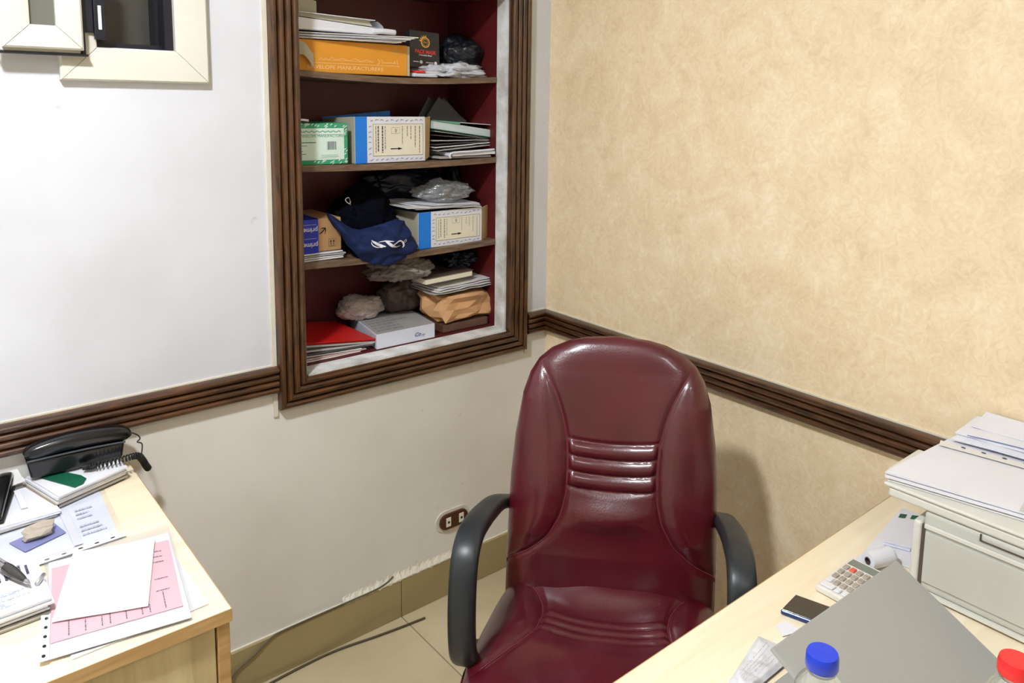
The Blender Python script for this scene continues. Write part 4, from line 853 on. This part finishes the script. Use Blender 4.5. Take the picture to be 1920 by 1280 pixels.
# ================================================================== RIGHT DESK
PRN = thing('printer', 'light grey laser printer loaded with papers against the beige wall', 'printer', (-.19, -1.68, DZ))
b = B(); b.box(-.180, .18, -.20, .182, .012, .166); b.build('body', M_printer, PRN, bevel=.008, seg=3)
b = B(); b.box(-.183, .183, .183, .200, .012, .142); b.build('front_bezel', M_printer2, PRN, bevel=.006, seg=3)
b = B(); b.box(-.1835, -.1805, -.196, .176, .030, .128); b.build('side_cover', M_printer, PRN, bevel=.0012)
b = B(); b.box(-.1845, -.1805, -.196, .178, .134, .142); b.build('side_ridge', M_printer2, PRN, bevel=.001)
b = B(); b.box(-.1815, -.1803, .177, .1825, .02, .14); b.build('panel_gap', M_taupe, PRN)
b = B(); b.box(-.1826, -.1803, -.19, .085, .1512, .1530); b.box(-.1826, -.1803, .083, .085, .1530, .1640); b.build('tray_gap', M_taupe, PRN)
b = B(); b.box(-.183, .183, -.20, .25, .167, .186); b.build('scanner', M_printer2, PRN, bevel=.005, seg=3)
b = B(); b.box(-.186, .186, -.20, .258, .1865, .193); b.build('scanner_lid', M_printer2, PRN, bevel=.003)
b = B(); b.box(-.08, .06, .255, .300, .160, .172); PT_ = b.build('control_panel', M_printer2, PRN, bevel=.004)
b = B(); b.box(-.06, .02, .268, .288, .1722, .1735); b.build('display', M_printer, PT_)
b = B(); b.box(-.184, -.170, -.19, .19, .006, .0125); b.build('foot_rail', M_printer2, PRN)
for x, y in ((-.15, -.16), (.15, -.16), (-.15, .15), (.15, .15)):
    b = B(); b.box(x-.015, x+.015, y-.015, y+.015, 0, .012); b.build('foot', M_mattblack, PRN)
PZ = DZ+.1935
PP2 = thing('paper_stack', 'white paper sheets piled on top of the printer', 'papers', (0, 0, PZ))
QP = [(-.372, -1.422), (-.314, -1.742), (-.040, -1.757), (-.098, -1.438)]
for i, (m_, z_, th, dx, dy) in enumerate(((M_white2, .0005, .003, .004, -.004), (M_greyp, .0040, .0022, .008, -.010), (M_white, .0066, .0058, .0, .0), (M_bluewhite, .0130, .0012, .003, .0), (M_white, .0146, .0040, .0, .0))):
    sheet('sheet', [(x+dx, y+dy) for x, y in QP], z_, th, m_, PP2, .0008, 100+i)
lines('printed_lines', [(-.27, -1.70), (-.17, -1.70), (-.17, -1.56), (-.27, -1.56)], .0196, 5, pm('faint_ink', c(206, 204, 212), .8), PP2, 15, .2)
b = B(); b.hexa([(x, y, .0196) for x, y in [(-.333, -1.622), (-.318, -1.700), (-.305, -1.690), (-.315, -1.615)]]+[], [(x, y, .0199) for x, y in [(-.333, -1.622), (-.318, -1.700), (-.305, -1.690), (-.315, -1.615)]]); 
sheet('grey_band', [(-.335, -1.640), (-.322, -1.650), (-.10, -1.62), (-.10, -1.606)], .0196, .0003, pm('band_grey', c(206, 204, 208), .7), PP2)
SL2 = thing('document_sleeve', 'clear punched sleeve of papers behind the white sheets on the printer', 'sleeve', (0, 0, PZ+.0206))
sheet('page', [(-.138, -1.448), (-.098, -1.75), (-.012, -1.752), (-.030, -1.455)], [.004, .004, .012, .012], .003, M_bluewhite, SL2, .003, 6)
sheet('page', [(-.115, -1.445), (-.085, -1.75), (-.008, -1.752), (-.016, -1.452)], [.010, .010, .022, .022], .003, M_white, SL2, .004, 7)
sheet('page', [(-.075, -1.462), (-.050, -1.75), (-.006, -1.752), (-.008, -1.465)], [.019, .018, .034, .034], .002, M_white, SL2, .003, 8)
sheet('punched_strip', [(-.178, -1.440), (-.130, -1.752), (-.112, -1.752), (-.152, -1.432)], .0010, .0006, M_white2, SL2, .0005, 2)
for i in range(7):
    h_ = B(); x, y = -.155+.0066*i, -1.478-.036*i; h_.prism([(x+.003*math.cos(a_), y+.0045*math.sin(a_)) for a_ in [2*PI*j/10 for j in range(10)]], .0026, .0030); h_.build('punch_hole', M_ink, SL2)
b = B(); b.tube(catmull([(-.118, -1.47, .016), (-.105, -1.53, .0165), (-.095, -1.60, .017), (-.085, -1.68, .017)], 5), .0010, 5); b.build('blue_edge', M_inkblue, SL2)
o = sheet('paper_sheet', [(-.318, -1.368), (-.300, -1.470), (-.070, -1.462), (-.088, -1.338)], DZ+.0008, .0025, M_white, curl=.001, seed=3, label='loose white sheet on the desk in front of the printer', cat='paper')
BR = thing('brochure', 'folded white brochure with dark green bars beside the printer', 'brochure', (0, 0, DZ+.0045))
QB = [(-.268, -1.383), (-.250, -1.430), (-.098, -1.395), (-.132, -1.349)]
sheet('fold', QB, .0005, .003, M_bluewhite, BR, .0006, 2); sheet('fold', [(x+.004, y) for x, y in QB], [.0045, .0045, .0055, .0055], .003, M_white, BR, .0006, 3)
for u0, u1 in ((.10, .34), (.52, .95)):
    A_, D_ = Vector((-.128, -1.349)), Vector((-.094, -1.395)); e_ = Vector((-.0185, -.004)); P0, P1 = A_.lerp(D_, u0)+e_*.55, A_.lerp(D_, u1)+e_*.55
    b = B(); q = [P0, P0+e_, P1+e_, P1]; b.hexa([(p.x, p.y, .0092) for p in q], [(p.x, p.y, .0095) for p in q]); b.build('green_bar', M_green, BR)
o = sheet('paper_scrap', [(-.405, -1.372), (-.395, -1.415), (-.335, -1.405), (-.335, -1.368)], DZ+.0008, .001, M_bluewhite, curl=.001, seed=5, label='small white paper under the paper roll next to the calculator', cat='paper')
RO = thing('paper_roll', 'short white paper roll with a dark core by the calculator', 'roll', (-.372, -1.402, DZ+.020), math.atan2(-.018, .05))
lathe_x([(0, .006), (0, .017), (.004, .0175), (.055, .0175), (.058, .016), (.058, 0)], 24).build('roll', M_white, RO, smooth=False)
lathe_x([(.006, .0), (.006, .0055), (-.0015, .0055), (-.0015, .0072), (.004, .0072)], 16).build('core', M_taupe, RO)
CA = thing('calculator', 'white desk calculator with brown keys and one red key', 'calculator', (-.512, -1.372, DZ), -.02)
b = B(); b.hexa([(0, -.074, .0015), (.13, -.074, .003), (.13, 0, .003), (0, 0, .0015)], [(0, -.074, .0135), (.13, -.074, .019), (.13, 0, .019), (0, 0, .0135)]); b.build('case', M_calc, CA, bevel=.003, seg=3)
for i in range(5):
    for j in range(5):
        x, y = .006+.0190*i, -.006-.0135*j; z = .0136+.0055*(x+.007)/.13
        if i == 0 and j == 1: continue
        m_ = M_white if i == 0 or (i == 1 and j == 0) else M_keyred if (i == 4 and j == 1) else M_key
        h_ = .0242 if (i == 0 and j == 0) else .0105
        b = B(); b.box(x, x+.0145, y-h_, y, z, z+.0032); b.build('key', m_, CA, bevel=.0012, seg=1)
b = B(); b.box(.103, .124, -.068, -.006, .0182, .0192); b.build('display', pm('lcd_grey', c(120, 128, 118), .2), CA)
SM = thing('smartphone', 'black smartphone with blue edge lying half under the laptop', 'phone', (-.622, -1.368, DZ), math.atan2(.007, .058))
b = B(); b.hexa([(0, 0, .0005), (.060, 0, .0005), (.074, -.088, .0005), (.014, -.088, .0005)][::-1], [(0, 0, .0095), (.060, 0, .0095), (.074, -.088, .0095), (.014, -.088, .0095)][::-1]); b.build('body', M_phoneedge, SM, bevel=.003, seg=3)
b = B(); b.hexa([(.0025, -.002, .0096), (.0585, -.002, .0096), (.0715, -.086, .0096), (.0160, -.086, .0096)][::-1], [(.0025, -.002, .0106), (.0585, -.002, .0106), (.0715, -.086, .0106), (.0160, -.086, .0106)][::-1]); b.build('screen', M_screen, SM, bevel=.0004, seg=1)
# laptop with its lid half closed
LA, LB = Vector((-.494, -1.5055, .883)), Vector((-.8555, -1.492, .883)); ex = (LA-LB).normalized(); ey = Vector((-ex.y, ex.x, 0))   # ey points to the chair
LP = thing('laptop', 'silver laptop with half closed lid behind the bottles', 'laptop', tuple(Vector(((LA.x+LB.x)/2, (LA.y+LB.y)/2, DZ))-ey*.205), math.atan2(ex.y, ex.x))
b = B(); b.box(-.18, .18, -.004, .235, .003, .0165); LB_ = b.build('base', M_silver, LP, bevel=.003)
b = B(); b.box(-.155, .155, .018, .125, .0166, .0174); b.build('keyboard', M_mattblack, LB_)
b = B(); b.box(-.045, .045, .140, .205, .0166, .0170); b.build('touchpad', M_silverd, LB_)
hz = DZ*0+.020; dz = .883-DZ-hz
nrm = Vector((0, -dz, .205)).normalized()*.0065
lo = [(-.18, 0, hz), (.18, 0, hz), (.18, .205, hz+dz-.0065), (-.18, .205, hz+dz-.0065)]
b = B(); b.hexa(lo, [(x, y+nrm.y, z+nrm.z) for x, y, z in lo]); LID = b.build('lid', M_silver, LP, bevel=.0018, seg=2)
b = B(); ins = [(-.17, .012, hz+dz*.03), (.17, .012, hz+dz*.03), (.17, .195, hz+dz*.03+ (dz-.0065)*.90), (-.17, .195, hz+dz*.03+(dz-.0065)*.90)]; 
q = [Vector(p) for p in lo]; ctr = sum(q, Vector())/4; b.hexa([tuple(ctr+(p-ctr)*.94-nrm*.12) for p in q], [tuple(ctr+(p-ctr)*.94-nrm*.02) for p in q]); b.build('screen', M_screen, LID)
b = B(); b.tube([(-.12, -.002, .018), (.12, -.002, .018)], .005, 10); b.build('hinge', M_mattblack, LP)
for x in (-.15, .15): b = B(); b.box(x-.012, x+.012, .02, .21, 0, .003); b.build('foot', M_mattblack, LP)
# silvery wrapper, scrap, bottles
WR = thing('plastic_wrapper', 'crumpled silvery white plastic wrapper at the front edge by the laptop', 'wrapper', (0, 0, DZ))
b = B(); A_, B2, C2, D2 = Vector((-.855, -1.448)), Vector((-.690, -1.447)), Vector((-.672, -1.398)), Vector((-.838, -1.412))
def wrp(u_, v_, up):
    p = (A_*(1-u_)+B2*u_)*(1-v_)+(Vector((-.842, -1.414))*(1-u_)+Vector((-.706, -1.380))*u_)*v_
    e = min(1, 8*u_, 8*(1-u_), 8*v_, 8*(1-v_))
    return (p.x, p.y, .001+up*(.004+.007*e*(.6+.8*abs(noise.noise(Vector((p.x*24, p.y*30, 4)))))+.0015*e*noise.noise(Vector((p.x*80, p.y*80, 1)))))
b.grid(lambda u_, v_: wrp(u_, v_, 1), 45, 30); b.grid(lambda u_, v_: wrp(1-u_, v_, 0), 45, 30); b.build('film', pm('silvery_film', c(214, 214, 220), .3, .1, 30, .1, 60), WR, fix=False)
lines('faded_print', [(-.835, -1.442), (-.70, -1.442), (-.71, -1.40), (-.825, -1.42)], .0185, 5, M_inkgrey, WR, 21, .12, .05, skip=.4)
o = sheet('paper_scrap', [(-.672, -1.405), (-.634, -1.418), (-.632, -1.386), (-.655, -1.381)], DZ+.0006, .0008, M_white, curl=.004, seed=8, label='torn white paper scrap between wrapper and smartphone', cat='paper')
def bottle(label, x, y, capm, h=.25):
    t = thing('water_bottle', label, 'bottle', (x, y, DZ), 0, 'water bottles')
    pr = [(.0, .004), (.026, .002), (.0325, .008), (.0335, .02), (.0320, .03), (.0335, .04), (.0335, .06), (.0318, .066), (.0335, .072), (.0335, .09), (.0318, .096), (.0335, .102), (.0335, .135), (.0320, .142), (.0335, .15), (.0340, h-.092), (.0338, h-.070), (.0325, h-.056), (.0290, h-.044), (.0225, h-.034), (.0160, h-.027), (.0145, h-.024), (.0140, h-.004)]
    b = B(); b.lathe(pr, 36); b.build('bottle_body', M_pet, t, smooth=True)
    b = B(); b.lathe([(.0142, h-.023), (.0176, h-.023), (.0176, h-.020), (.0142, h-.020)], 28); b.build('neck_ring', M_pet, t)
    n = 36; rc = .0190; b = B(); rings = [(rc*.98, h-.0185), (rc, h-.017), (rc*.985, h-.004), (rc*.93, h), (0, h+.0004)]
    b.add([((r+(.0004 if k % 2 and j in (1, 2) else 0))*math.cos(2*PI*k/n), (r+(.0004 if k % 2 and j in (1, 2) else 0))*math.sin(2*PI*k/n), z) for j, (r, z) in enumerate(rings) for k in range(n)], [(j*n+k, j*n+(k+1) % n, (j+1)*n+(k+1) % n, (j+1)*n+k) for j in range(len(rings)-1) for k in range(n)]); b.build('cap', capm, t, angle=.7)
bottle('clear water bottle with a blue cap in front of the laptop', -.972, -1.634, M_bcap, .255)
bottle('clear water bottle with a red cap at the lower right', -.806, -1.788, M_rcap, .256)
